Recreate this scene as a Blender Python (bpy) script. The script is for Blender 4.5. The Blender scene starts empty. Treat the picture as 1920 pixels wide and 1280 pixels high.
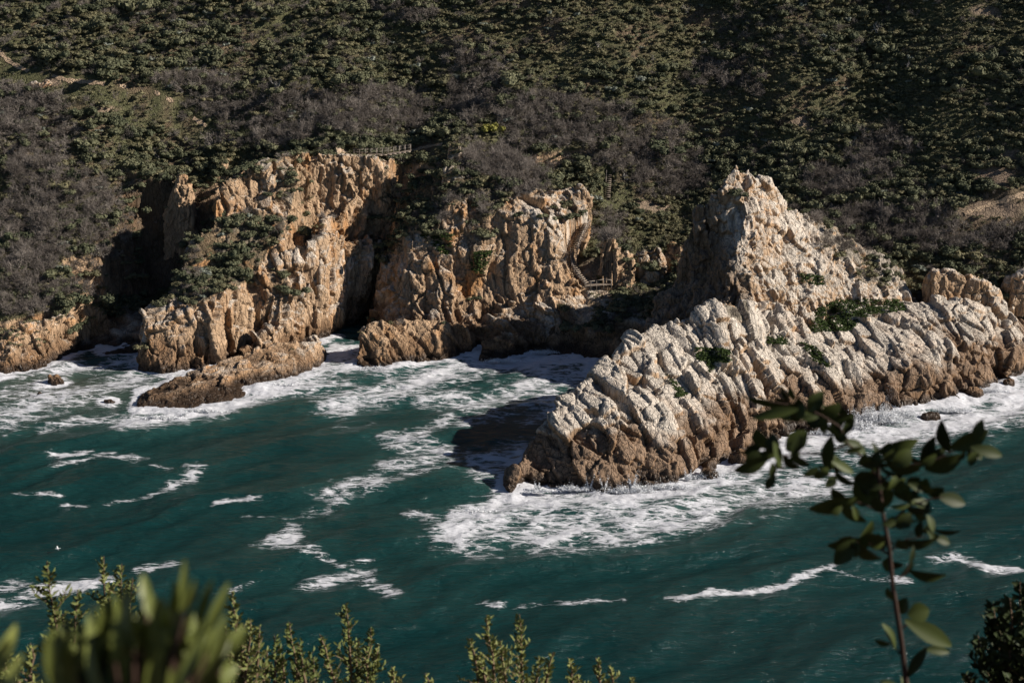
import bpy, math, random, time
import numpy as np
from mathutils import Vector, Matrix
from mathutils.bvhtree import BVHTree
from mathutils.geometry import delaunay_2d_cdt
T0 = time.time()
R = math.radians
scene = bpy.context.scene
col = scene.collection

# ------------------------------------------------------------------ camera
CAMZ, PITCH, FPX = 100.0, R(18.0), 3040.0
cd = bpy.data.cameras.new('camera')
cam = bpy.data.objects.new('camera', cd); col.objects.link(cam)
cam.location = (0, 0, CAMZ)
cam.rotation_euler = (R(90) - PITCH, 0, 0)
cd.sensor_width = 36.0
cd.lens = FPX / 1920 * 36.0
cd.clip_start = 0.05; cd.clip_end = 6000
cd.dof.use_dof = True; cd.dof.focus_distance = 300.0; cd.dof.aperture_fstop = 7.1
scene.camera = cam

# ------------------------------------------------------------------ light
SUN_AZ, SUN_EL = R(-4), R(29.5)     # azimuth from +x, negative = towards the camera side
sun_dir = Vector((math.cos(SUN_EL) * math.cos(SUN_AZ), math.cos(SUN_EL) * math.sin(SUN_AZ), math.sin(SUN_EL)))
w = bpy.data.worlds.new('World'); scene.world = w; w.use_nodes = True
nt = w.node_tree; bg = nt.nodes['Background']
sky = nt.nodes.new('ShaderNodeTexSky'); sky.sky_type = 'NISHITA'; sky.sun_disc = False
sky.sun_elevation = SUN_EL; sky.sun_rotation = math.pi / 2 - SUN_AZ
sky.air_density = 0.5; sky.dust_density = 0.05; sky.ozone_density = 0.5
nt.links.new(sky.outputs[0], bg.inputs[0]); bg.inputs[1].default_value = 0.05
sd = bpy.data.lights.new('sun', 'SUN'); sd.energy = 5.0; sd.angle = R(0.5); sd.color = (1.0, 0.92, 0.82)
so = bpy.data.objects.new('sun', sd); col.objects.link(so)
so.rotation_euler = sun_dir.to_track_quat('Z', 'Y').to_euler()
scene.view_settings.view_transform = 'Standard'; scene.view_settings.look = 'None'
scene.view_settings.exposure = 0.43; scene.view_settings.gamma = 1.0
scene.cycles.max_bounces = 5; scene.cycles.diffuse_bounces = 1; scene.cycles.glossy_bounces = 2
scene.cycles.transparent_max_bounces = 6
scene.cycles.caustics_reflective = False; scene.cycles.caustics_refractive = False
scene.cycles.use_denoising = True

# ------------------------------------------------------------------ survey: bearing in the photo + distance -> point in the world
cp, sp = math.cos(PITCH), math.sin(PITCH)
def at(u, v, Y):
    a = (u - 960) / FPX; b = -(v - 640) / FPX
    dy = cp + b * sp; dz = -sp + b * cp
    return (Y * a / dy, Y, CAMZ + Y * dz / dy)
def wat(u, v, z=0.0):
    b = -(v - 640) / FPX
    dy = cp + b * sp; dz = -sp + b * cp
    return at(u, v, (z - CAMZ) * dy / dz)
def proj(x, y, z):
    X = np.asarray(x); Y = np.asarray(y); Z = np.asarray(z) - CAMZ
    f = Y * cp - Z * sp; up = Y * sp + Z * cp
    return 960 + FPX * X / f, 640 - FPX * up / f

# ------------------------------------------------------------------ noise
def _h(ix, iy, iz, s):
    h = (ix.astype(np.int64) * 374761393 + iy.astype(np.int64) * 668265263 + iz.astype(np.int64) * 2147483647 + s * 1274126177) & 0xffffffff
    h = ((h ^ (h >> 13)) * 1274126177) & 0xffffffff
    h = ((h ^ (h >> 15)) * 2246822519) & 0xffffffff
    h ^= h >> 16
    return (h & 0xffffff).astype(np.float32) / np.float32(0xffffff)
def vn(p, s=0):
    i = np.floor(p).astype(np.int64); f = (p - i).astype(np.float32); f = f * f * (3 - 2 * f)
    r = 0
    for a in (0, 1):
        wx = f[:, 0] if a else 1 - f[:, 0]
        for b in (0, 1):
            wy = f[:, 1] if b else 1 - f[:, 1]
            for c in (0, 1):
                wz = f[:, 2] if c else 1 - f[:, 2]
                r = r + wx * wy * wz * _h(i[:, 0] + a, i[:, 1] + b, i[:, 2] + c, s)
    return r * 2 - 1
def fbm(p, o=4, s=0, g=0.5):
    r = 0; a = 1.0; t = 0
    for k in range(o):
        r = r + a * vn(p * (2.03 ** k) + 17.3 * k, s + k); t += a; a *= g
    return r / t
def vor(p, s=0):
    """cell noise: F1, F2, a random number, a tilt value per cell"""
    i = np.floor(p).astype(np.int64); n = len(p)
    f1 = np.full(n, 9.0, np.float32); f2 = np.full(n, 9.0, np.float32)
    rid = np.zeros(n, np.float32); tilt = np.zeros(n, np.float32)
    for a in (-1, 0, 1):
        for b in (-1, 0, 1):
            for c in (-1, 0, 1):
                x, y, z = i[:, 0] + a, i[:, 1] + b, i[:, 2] + c
                h1 = _h(x, y, z, s + 1); h2 = _h(x, y, z, s + 2); h3 = _h(x, y, z, s + 3)
                dx = (x + h1 - p[:, 0]).astype(np.float32); dy = (y + h2 - p[:, 1]).astype(np.float32); dz = (z + h3 - p[:, 2]).astype(np.float32)
                d = np.maximum(np.maximum(np.abs(dx), np.abs(dy)), np.abs(dz)) * 0.6 + 0.4 * np.sqrt(dx * dx + dy * dy + dz * dz)
                m = d < f1
                f2 = np.where(m, f1, np.minimum(f2, d)); f1 = np.where(m, d, f1)
                r4 = _h(x, y, z, s + 4)
                rid = np.where(m, r4, rid)
                tilt = np.where(m, dx * (h2 - .5) * 2 + dy * (h3 - .5) * 2 + dz * (h1 - .5) * 2, tilt)
    return f1, f2, rid, tilt
def sst(a, b, x):
    t = np.clip((x - a) / (b - a), 0, 1); return t * t * (3 - 2 * t)

# ------------------------------------------------------------------ object helpers
def tag(o, label=None, cat=None, group=None, kind=None):
    if label: o['label'] = label
    if cat: o['category'] = cat
    if group: o['group'] = group
    if kind: o['kind'] = kind
    return o
def link(name, me, mat=None, parent=None):
    o = bpy.data.objects.new(name, me); col.objects.link(o)
    if mat is not None: me.materials.append(mat)
    if parent is not None: o.parent = parent
    return o
def empty(name, loc=(0, 0, 0), rz=0.0):
    o = bpy.data.objects.new(name, None); col.objects.link(o); o.location = loc; o.rotation_euler = (0, 0, rz); return o
def mesh_np(name, V, F, smooth=False):
    me = bpy.data.meshes.new(name)
    V = np.asarray(V, np.float32); F = np.asarray(F, np.int32)
    k = F.shape[1]
    me.vertices.add(len(V)); me.vertices.foreach_set('co', V.ravel())
    me.loops.add(F.size); me.loops.foreach_set('vertex_index', F.ravel())
    me.polygons.add(len(F))
    me.polygons.foreach_set('loop_start', np.arange(0, F.size, k, dtype=np.int32))
    me.polygons.foreach_set('loop_total', np.full(len(F), k, np.int32))
    me.update(calc_edges=True); me.validate()
    if smooth: me.polygons.foreach_set('use_smooth', np.ones(len(me.polygons), bool))
    return me
def fattr(me, name, val):
    a = me.attributes.new(name, 'FLOAT', 'POINT'); a.data.foreach_set('value', np.asarray(val, np.float32))
def cattr(me, name, rgb):
    a = me.attributes.new(name, 'FLOAT_COLOR', 'POINT')
    c = np.ones((len(rgb), 4), np.float32); c[:, :3] = rgb
    a.data.foreach_set('color', c.ravel())

# ------------------------------------------------------------------ terrain model: survey points -> triangulated surface on a grid
def tin(points, g, x0, x1, y0, y1):
    P = np.array(points, float)
    key = {}
    for i, p in enumerate(P): key[(round(p[0], 2), round(p[1], 2))] = i
    idx = list(key.values()); P = P[idx]
    vs, es, fs, ov, oe, of = delaunay_2d_cdt([Vector((p[0], p[1])) for p in P], [], [], 0, 1e-4)
    zs = [P[o[0]][2] for o in ov]
    nx = int((x1 - x0) / g) + 1; ny = int((y1 - y0) / g) + 1
    X = x0 + g * np.arange(nx); Yv = y0 + g * np.arange(ny)
    Z = np.full((ny, nx), np.nan)
    for f in fs:
        a, b, c = [np.array(vs[i]) for i in f]
        za, zb, zc = [zs[i] for i in f]
        ix0 = max(0, int((min(a[0], b[0], c[0]) - x0) / g)); ix1 = min(nx, int((max(a[0], b[0], c[0]) - x0) / g) + 2)
        iy0 = max(0, int((min(a[1], b[1], c[1]) - y0) / g)); iy1 = min(ny, int((max(a[1], b[1], c[1]) - y0) / g) + 2)
        if ix1 <= ix0 or iy1 <= iy0: continue
        gx, gy = np.meshgrid(X[ix0:ix1], Yv[iy0:iy1])
        den = (b[1] - c[1]) * (a[0] - c[0]) + (c[0] - b[0]) * (a[1] - c[1])
        if abs(den) < 1e-9: continue
        w1 = ((b[1] - c[1]) * (gx - c[0]) + (c[0] - b[0]) * (gy - c[1])) / den
        w2 = ((c[1] - a[1]) * (gx - c[0]) + (a[0] - c[0]) * (gy - c[1])) / den
        w3 = 1 - w1 - w2
        m = (w1 >= -1e-6) & (w2 >= -1e-6) & (w3 >= -1e-6)
        sub = Z[iy0:iy1, ix0:ix1]
        sub[m] = (w1 * za + w2 * zb + w3 * zc)[m]
    return X, Yv, Z

def solid(X, Yv, Z, zb=-5.0):
    """closed body between the surface grid (nan = nothing) and zb"""
    ny, nx = Z.shape
    ok = ~np.isnan(Z)
    cell = ok[:-1, :-1] & ok[1:, :-1] & ok[:-1, 1:] & ok[1:, 1:]
    gx, gy = np.meshgrid(X, Yv)
    top = np.stack([gx, gy, np.where(ok, Z, 0)], -1).reshape(-1, 3)
    bot = top.copy(); bot[:, 2] = zb
    n = nx * ny
    j, i = np.nonzero(cell)
    a = j * nx + i; b = a + 1; c = a + 1 + nx; d = a + nx
    F = [np.stack([a, b, c, d], 1), np.stack([d + n, c + n, b + n, a + n], 1)]
    pad = np.pad(cell, 1)
    def side(m, p, q):
        F.append(np.stack([q[m], p[m], p[m] + n, q[m] + n], 1))
    side(~pad[j, i + 1], a, b); side(~pad[j + 1, i + 2], b, c); side(~pad[j + 2, i + 1], c, d); side(~pad[j + 1, i], d, a)
    F = np.concatenate(F)
    V = np.concatenate([top, bot])
    used = np.unique(F); mp = np.zeros(len(V), int); mp[used] = np.arange(len(used))
    return V[used], mp[F]

def remesh(V, F, vox, cut=-1.6):
    me = mesh_np('tmp', V, F); o = bpy.data.objects.new('tmp', me); col.objects.link(o)
    m = o.modifiers.new('r', 'REMESH'); m.mode = 'VOXEL'; m.voxel_size = vox; m.adaptivity = 0
    dg = bpy.context.evaluated_depsgraph_get(); e = o.evaluated_get(dg); em = e.to_mesh()
    n = len(em.vertices); co = np.empty(n * 3, np.float32); em.vertices.foreach_get('co', co); co = co.reshape(-1, 3)
    fl = np.empty(len(em.loops), np.int32); em.loops.foreach_get('vertex_index', fl)
    lt = np.empty(len(em.polygons), np.int32); em.polygons.foreach_get('loop_total', lt)
    assert (lt == 4).all()
    Fq = fl.reshape(-1, 4)
    e.to_mesh_clear(); bpy.data.objects.remove(o); bpy.data.meshes.remove(me)
    Fq = Fq[co[Fq, 2].max(1) > cut]
    used = np.unique(Fq); mp = np.zeros(n, int); mp[used] = np.arange(len(used))
    return co[used].astype(np.float32), mp[Fq]
def normals(V, F):
    n = np.cross(V[F[:, 2]] - V[F[:, 0]], V[F[:, 3]] - V[F[:, 1]])
    N = np.zeros_like(V)
    for k in range(4):
        for c in range(3): N[:, c] += np.bincount(F[:, k], n[:, c], len(V))
    return N / np.maximum(np.linalg.norm(N, axis=1, keepdims=True), 1e-9)
def smooth_np(V, F, it=2):
    E = np.concatenate([F[:, [0, 1]], F[:, [1, 2]], F[:, [2, 3]], F[:, [3, 0]]])
    cnt = np.bincount(E[:, 0], minlength=len(V)) + np.bincount(E[:, 1], minlength=len(V))
    for _ in range(it):
        S = np.zeros_like(V)
        for c in range(3): S[:, c] = np.bincount(E[:, 0], V[E[:, 1], c], len(V)) + np.bincount(E[:, 1], V[E[:, 0], c], len(V))
        V = 0.5 * V + 0.5 * S / np.maximum(cnt, 1)[:, None]
    return V.astype(np.float32)

PALE = np.array((0.53, 0.47, 0.40)); TAN = np.array((0.43, 0.295, 0.185)); ORA = np.array((0.37, 0.20, 0.09))
BROWN = np.array((0.185, 0.108, 0.058)); WET = np.array((0.028, 0.018, 0.012)); GREY = np.array((0.30, 0.28, 0.26))
def rock_surface(V, F, tiltv=(0.30, 0.10, 1.0), big=1.0, mid=1.0, small=1.0, seed=0, bs=5.0, pale=0.5, brown_z=3.0, fade_top=None, N=None, mc=(2.3, 1.7, 4.8), ora=1.0, tone=None):
    """jointed, tilted blocks pushed in and out of the surface; returns displaced V and colours"""
    if N is None: N = normals(smooth_np(V, F, 3), F)
    ax = np.array(tiltv, float); ax /= np.linalg.norm(ax)
    bx = np.cross(ax, (0.2, 1, 0)); bx /= np.linalg.norm(bx); cx = np.cross(ax, bx)
    M = np.stack([bx, cx, ax], 1)
    W1 = np.stack([fbm(V / 12 + 31 * k, 2, seed + 50 + k) for k in range(3)], 1) * 1.8
    P = (V + W1) @ M
    f1, f2, r1, t1 = vor(P / np.array((bs, bs * .7, bs * 2.4)), seed)
    d = big * ((r1 - .5) * 1.5 + t1 * 1.2) - big * .3 * (1 - sst(0, .035, f2 - f1))
    W2 = np.stack([vn(V / 3.0 + 7 * k, seed + 80 + k) for k in range(3)], 1) * .2 + np.stack([vn(V / 6.0 + 3 * k, seed + 180 + k) for k in range(3)], 1) * .7
    P2 = (V + W1 + W2) @ M
    g1, g2, r2, t2 = vor(P2 / np.array(mc), seed + 9)
    va = sst(-.5, .5, fbm(V / 7.0, 2, seed + 91)); mid = mid * (.45 + .9 * va); small = small * (1.25 - .7 * va)
    d += mid * ((r2 - .5) * .75 + t2 * .55) - mid * .42 * (1 - sst(0, .08, g2 - g1))
    h1, h2, r3, t3 = vor(P2 / np.array((1.05, .85, 2.1)) + 5, seed + 19)
    d += small * ((r3 - .5) * .34 + t3 * .20) - small * .16 * (1 - sst(0, .12, h2 - h1))
    d += big * .4 * fbm(V / 9.0, 2, seed + 5)
    if fade_top is not None: d *= fade_top
    d *= .25 + .75 * sst(-1.3, 1.2, V[:, 2])
    V2 = V + N * d[:, None]
    # colours: pale on weathered upper faces, tan, rust streaks, brown and wet below
    n1 = fbm(V / 6.0, 4, seed + 30); n2 = fbm(V / np.array((1.2, 1.2, 5.0)), 3, seed + 40); n3 = fbm(V / 2.0, 3, seed + 44)
    z = V2[:, 2]
    N2 = normals(smooth_np(V2, F, 1), F)
    p = sst(-.30, .40, pale - .55 + n1 * .75 + n2 * .25 + (N2[:, 2] - .40) * 1.15 + (r2 - .5) * .35)
    c = TAN[None] * (1 - p[:, None]) + PALE[None] * p[:, None]
    o = sst(.05, .55, fbm(V / np.array((4., 4., 9.)), 4, seed + 60) + n2 * .4 + (r2 - .5) * .3) * (1 - .6 * p) * ora
    c = c * (1 - o[:, None] * .75) + ORA[None] * o[:, None] * .75
    b = 1 - sst(-1.5, 2.0, z - brown_z + n1 * 3.6 + n2 * 1.6 + (r1 - .5) * 2.6 + (r2 - .5) * 1.2)
    c = c * (1 - b[:, None] * .85) + BROWN[None] * b[:, None] * .85
    wv = 1 - sst(-.5, .9, z - 1.0 + n3 * .8 + n1 * .5)
    c = c * (1 - wv[:, None] * .9) + WET[None] * wv[:, None] * .9
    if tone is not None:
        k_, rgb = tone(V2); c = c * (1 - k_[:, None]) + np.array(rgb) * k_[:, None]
    c *= (1 + (r3 - .5) * .28 + (r2 - .5) * .22)[:, None]
    return V2, np.clip(c, 0, 1), wv

# ------------------------------------------------------------------ materials
def mat_new(name):
    m = bpy.data.materials.new(name); m.use_nodes = True
    return m, m.node_tree, m.node_tree.nodes['Principled BSDF']
def node(nt, t, **kw):
    n = nt.nodes.new(t)
    for k, v in kw.items():
        if k in ('op',): n.operation = v
        else: n.inputs[k].default_value = v
    return n
def math_n(nt, op, a, b=None, c=None, clamp=False):
    n = nt.nodes.new('ShaderNodeMath'); n.operation = op; n.use_clamp = clamp
    for i, x in enumerate((a, b, c)):
        if x is None: continue
        if isinstance(x, (int, float)): n.inputs[i].default_value = x
        else: nt.links.new(x, n.inputs[i])
    return n.outputs[0]
def mixc(nt, f, a, b, mode='MIX'):
    n = nt.nodes.new('ShaderNodeMix'); n.data_type = 'RGBA'; n.blend_type = mode
    for i, x in ((0, f), (6, a), (7, b)):
        if isinstance(x, (int, float)): n.inputs[i].default_value = x
        elif isinstance(x, tuple): n.inputs[i].default_value = (*x, 1) if len(x) == 3 else x
        else: nt.links.new(x, n.inputs[i])
    return n.outputs[2]
def smooth_n(nt, x, a, b):
    n = nt.nodes.new('ShaderNodeMapRange'); n.interpolation_type = 'SMOOTHSTEP'
    nt.links.new(x, n.inputs[0]); n.inputs[1].default_value = a; n.inputs[2].default_value = b
    return n.outputs[0]

def rock_material():
    m, nt, b = mat_new('weathered_rock'); L = nt.links.new
    at_ = nt.nodes.new('ShaderNodeAttribute'); at_.attribute_name = 'col'
    aw = nt.nodes.new('ShaderNodeAttribute'); aw.attribute_name = 'wet'
    tc = nt.nodes.new('ShaderNodeTexCoord')
    mq = node(nt, 'ShaderNodeMapping'); mq.inputs['Scale'].default_value = (1.5, 1.5, 0.42); mq.inputs['Rotation'].default_value = (0.1, 0.25, 0); L(tc.outputs['Object'], mq.inputs[0])
    n1 = node(nt, 'ShaderNodeTexNoise', Scale=2.0, Detail=4.5, Roughness=0.6); L(mq.outputs[0], n1.inputs['Vector'])
    n2 = node(nt, 'ShaderNodeTexNoise', Scale=0.8, Detail=5.0, Roughness=0.65); L(tc.outputs['Object'], n2.inputs['Vector'])
    mp = node(nt, 'ShaderNodeMapping'); mp.inputs['Scale'].default_value = (1.15, 1.15, 0.4); mp.inputs['Rotation'].default_value = (0.1, 0.3, 0)
    L(tc.outputs['Object'], mp.inputs[0])
    v = node(nt, 'ShaderNodeTexVoronoi', Scale=1.0); v.feature = 'DISTANCE_TO_EDGE'; L(mp.outputs[0], v.inputs['Vector'])
    f = math_n(nt, 'MULTIPLY_ADD', n1.outputs['Fac'], 0.9, 0.55)
    g = math_n(nt, 'MULTIPLY_ADD', n2.outputs['Fac'], 0.8, 0.6)
    cc = mixc(nt, 1.0, at_.outputs['Color'], math_n(nt, 'MULTIPLY', f, g), 'MULTIPLY')
    L(cc, b.inputs['Base Color'])
    L(math_n(nt, 'MULTIPLY_ADD', aw.outputs['Fac'], -0.5, 0.9), b.inputs['Roughness'])
    b.inputs['Specular IOR Level'].default_value = 0.25
    st = []
    for sc, amp in ((.55, .55), (1.0, .30)):
        vc = node(nt, 'ShaderNodeTexVoronoi', Scale=sc); vc.distance = 'CHEBYCHEV'; L(mq.outputs[0], vc.inputs['Vector'])
        sx = nt.nodes.new('ShaderNodeSeparateColor'); L(vc.outputs['Color'], sx.inputs[0]); st.append(math_n(nt, 'MULTIPLY', sx.outputs[0], amp))
    n1b = node(nt, 'ShaderNodeTexNoise', Scale=1.7, Detail=3.5, Roughness=0.6); L(mq.outputs[0], n1b.inputs['Vector'])
    h = math_n(nt, 'ADD', math_n(nt, 'MULTIPLY', n1b.outputs['Fac'], 0.55), math_n(nt, 'MULTIPLY', smooth_n(nt, v.outputs['Distance'], 0, .10), .40))
    h = math_n(nt, 'ADD', h, math_n(nt, 'ADD', st[0], st[1]))
    bp = node(nt, 'ShaderNodeBump', Strength=1.0, Distance=0.45); L(h, bp.inputs['Height']); L(bp.outputs[0], b.inputs['Normal'])
    return m
ROCK = rock_material()

def inpoly(u, v, poly):
    c = False; j = len(poly) - 1
    for i in range(len(poly)):
        if (poly[i][1] > v) != (poly[j][1] > v) and u < (poly[j][0] - poly[i][0]) * (v - poly[i][1]) / (poly[j][1] - poly[i][1]) + poly[i][0]: c = not c
        j = i
    return c
# stands of scrub on the rock masses (outlines surveyed in the photo)
ROCKVEG = [([(330, 560), (290, 590), (340, 490), (400, 410), (470, 395), (560, 410), (500, 470), (470, 530), (420, 545), (350, 575)], .9),
           ([(520, 310), (585, 320), (590, 370), (560, 390), (510, 370)], .6), ([(420, 300), (540, 282), (600, 280), (560, 300), (440, 340), (410, 345)], .5), ([(560, 400), (610, 400), (600, 450), (560, 440)], .4), ([(500, 500), (540, 500), (535, 550), (505, 540)], .5),
           ([(760, 300), (850, 262), (1000, 280), (1110, 330), (1060, 352), (1000, 362), (960, 362), (930, 400), (900, 420), (880, 370), (800, 440), (760, 420)], 1.0), ([(795, 380), (830, 390), (830, 450), (790, 440)], .7), ([(875, 390), (915, 400), (905, 460), (885, 480)], .5),
           ([(690, 340), (770, 290), (830, 290), (790, 400), (760, 450), (720, 500)], 1.0), ([(1060, 360), (1080, 370), (1085, 420), (1060, 410)], .5), ([(1100, 375), (1300, 350), (1300, 450), (1200, 470), (1110, 440)], .9),
           ([(1470, 340), (1530, 345), (1545, 400), (1490, 390)], .9), ([(1540, 440), (1590, 430), (1620, 480), (1560, 490)], .6), ([(1600, 500), (1660, 510), (1665, 540), (1610, 530)], .6), ([(1355, 570), (1400, 570), (1405, 600), (1360, 598)], .8), ([(1545, 425), (1620, 450), (1700, 500), (1700, 545), (1600, 500)], .4), ([(1440, 325), (1490, 370), (1620, 450), (1700, 485), (1690, 510), (1580, 460), (1450, 350)], .55), ([(1500, 510), (1560, 510), (1560, 540), (1510, 530)], .3)]
def vegmask(u, v, wob):
    m = np.zeros(len(u)); uu_ = u + wob * 9; vv_ = v + wob[::-1] * 7
    for poly, den in ROCKVEG:
        c_ = np.zeros(len(u), bool); j = len(poly) - 1
        for i in range(len(poly)):
            (xi, yi), (xj, yj) = poly[i], poly[j]
            if yi != yj:
                t = ((yi > vv_) != (yj > vv_)) & (uu_ < (xj - xi) * (vv_ - yi) / (yj - yi) + xi); c_ ^= t
            j = i
        m = np.maximum(m, c_ * den)
    return m
CARVE = []
def carve(V):
    for pts, hw, clear in CARVE:
        pts = np.array(pts)
        lo = pts[:, :2].min(0) - hw; hi = pts[:, :2].max(0) + hw
        k = np.nonzero((V[:, 0] > lo[0]) & (V[:, 0] < hi[0]) & (V[:, 1] > lo[1]) & (V[:, 1] < hi[1]))[0]
        best = np.full(len(k), 1e9); zz = np.zeros(len(k))
        for a, b in zip(pts[:-1], pts[1:]):
            ab = b[:2] - a[:2]; t = np.clip(((V[k, :2] - a[:2]) @ ab) / (ab @ ab), 0, 1)
            d = np.linalg.norm(V[k, :2] - a[:2] - t[:, None] * ab, axis=1)
            m = d < best; best = np.where(m, d, best); zz = np.where(m, a[2] + t * (b[2] - a[2]), zz)
        m = best < hw
        V[k[m], 2] = np.minimum(V[k[m], 2], zz[m] - clear)
    return V
# walkways: centre lines
STAIR = [at(1101, 419, 324), at(1088, 441, 321.5), at(1076, 470, 318.6), at(1075, 492, 316.6), at(1083, 513, 314.6), at(1100, 533, 313)]
STAIR2 = [at(1142, 328, 341.5), at(1139, 373, 336)]
DECK = [at(664, 290, 337.5), at(770, 282, 338.5)]
LAND = [at(1098, 535, 313), at(1146, 532, 314)]
BENCH = at(540, 262, 333)
CARVE += [(STAIR, 2.0, .35), (STAIR2, 1.2, .25), (DECK, 1.3, 1.2), (LAND, 1.0, .5)]
BODIES = []      # (V, F) of everything solid, for standing plants on
COAST = []
def rock_body(name, pts, label, cat, vox=0.3, kind=None, grow=0.0, zb=-4.0, **kw):
    P = np.array(pts); x0, y0 = P[:, :2].min(0) - 1; x1, y1 = P[:, :2].max(0) + 1
    X, Yv, Z = tin(pts, 0.4, x0, x1, y0, y1)
    V, F = solid(X, Yv, Z, zb)
    V, F = remesh(V, F, vox, cut=min(-1.6, zb + 1.5) if zb < -3 else zb + .5)
    V = smooth_np(V, F, 1)
    vu, vv_ = proj(V[:, 0], V[:, 1], V[:, 2]); vm = vegmask(vu, vv_, fbm(V / 2.5, 2, 600))
    V2, c, wv = rock_surface(V, F, fade_top=1 - .6 * vm, **kw)
    nz_ = normals(V2, F)[:, 2]; vm = (vm * sst(.15, .45, nz_))[:, None] * .9
    c = c * (1 - vm) + np.array((.085, .068, .038)) * vm
    V2 = carve(.5 * V2 + .5 * smooth_np(V2, F, 1))
    me = mesh_np(name, V2, F, smooth=True); cattr(me, 'col', c); fattr(me, 'wet', wv)
    o = link(name, me, ROCK)
    tag(o, label, cat, kind=kind)
    BODIES.append((V2, F)); COAST.append(V2[np.abs(V2[:, 2]) < .35][::3, :2])
    print(name, len(V2), round(time.time() - T0, 1))
    return o
# ------------------------------------------------------------------ the hillside
def W(u, v): 
    p = wat(u, v); return (p[0], p[1] - .9, -1.1)
def hp(u, v, Y): return at(u, v, Y)
hill = []
for u, y0, y1, y2, y3 in ((-500, 335, 350, 372, 395), (-250, 330, 350, 368, 388), (0, 335, 352, 366, 383), (200, 338, 353, 368, 385), (420, 341, 356, 371, 388),
                          (640, 338, 357, 373, 388), (760, 341, 362, 374, 388), (850, 337, 358, 374, 388), (980, 342, 359, 373, 386), (1150, 346, 362, 372, 386), (1300, 350, 364, 376, 388),
                          (1480, 345, 358, 371, 384), (1640, 340, 358, 372, 384), (1800, 336, 350, 365, 377), (1950, 331, 345, 360, 373), (2200, 330, 345, 360, 373), (2500, 330, 345, 360, 373)):
    hill += [hp(u, 285, y0), hp(u, 150, y1), hp(u, 50, y2), hp(u, -60, y3)]
for x in range(-200, 201, 40): hill += [(x, 440, 108), (x, 520, 150), (x, 640, 190)]
# left shore slope
for u in (-500, -300, -100): hill += [hp(u, 400, 325), hp(u, 590, 301), W(u, 690), hp(u, 500, 311)]
hill += [hp(0, 400, 325), hp(0, 500, 311), hp(0, 600, 299), hp(60, 590, 301), hp(120, 575, 304), hp(160, 540, 309), hp(100, 480, 315), hp(200, 480, 320), hp(225, 420, 326), hp(210, 360, 331), hp(100, 380, 326), hp(300, 330, 334)]
hill += [(at(0, 600, 299)[0], 296, -1.5), (at(100, 600, 302)[0], 300, -1.5)]
# shaded beach and back wall of the left cleft
hill += [hp(160, 640, 306.5), hp(170, 600, 313), hp(230, 610, 312), hp(215, 560, 320), hp(270, 500, 329), hp(262, 430, 331.5), hp(250, 350, 334), hp(300, 560, 327), hp(300, 440, 333), hp(370, 540, 326), hp(380, 420, 334), hp(380, 330, 339), hp(260, 640, 306), hp(360, 600, 313)]
hill += [hp(440, 330, 340), hp(430, 300, 341)]
# gully behind the bridge
hill += [(at(640, 640, 310)[0], 311, -1), (at(690, 640, 310)[0], 312, -1), (at(640, 640, 310)[0], 332, 1.0), (at(670, 640, 310)[0], 333, 1.0), (at(720, 600, 330)[0], 331, 1.0), hp(735, 300, 338), hp(700, 295, 338), hp(770, 300, 338)]
hill += [hp(740, 400, 337.5), hp(700, 400, 337)]
# under the centre headland and the cove on its right
hill += [(at(800, 600, 312)[0], 314, 0.5), (at(900, 600, 312)[0], 314, 1.0), hp(900, 400, 331), hp(1000, 380, 333)]
hill += [hp(1010, 650, 303), hp(1060, 655, 301.5), hp(1110, 668, 298), hp(1050, 620, 305), hp(1100, 600, 306), hp(1100, 545, 313), hp(1140, 540, 314), hp(1160, 510, 317), hp(1110, 470, 321), hp(1110, 420, 326), hp(1150, 440, 326), hp(1200, 505, 319), hp(1200, 540, 314),
         hp(1250, 480, 323), hp(1300, 470, 325), hp(1200, 430, 330), hp(1130, 370, 336), hp(1270, 400, 336), hp(1200, 620, 300), hp(1150, 640, 299), hp(1000, 340, 340), (at(1150, 660, 296)[0], 290, -2), (at(1050, 660, 296)[0], 294, -2)]
# right flank behind the tall stack
hill += [hp(1400, 450, 322), hp(1500, 470, 316), hp(1600, 500, 312), hp(1740, 505, 309), hp(1850, 505, 309), hp(1960, 500, 310), hp(2150, 500, 310), hp(1400, 380, 335), hp(1600, 400, 325), hp(1750, 400, 322), hp(1900, 420, 318), hp(2200, 400, 318),
         (at(1600, 560, 300)[0], 300, 6), (at(1850, 560, 300)[0], 300, 7), (at(2300, 560, 300)[0], 300, 5), (at(1350, 560, 306)[0], 307, 12), hp(1260, 560, 308), hp(1800, 350, 328), hp(1900, 370, 322)]
for x in range(60, 201, 30): hill += [(x, 292, -3)]
for x in range(-200, -95, 30): hill += [(x, 285, -3)]
for x in (-95, 200): hill += [(x, 270, -4)]
X, Yv, Z = tin(hill, 0.8, -190, 190, 286, 470)
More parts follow.
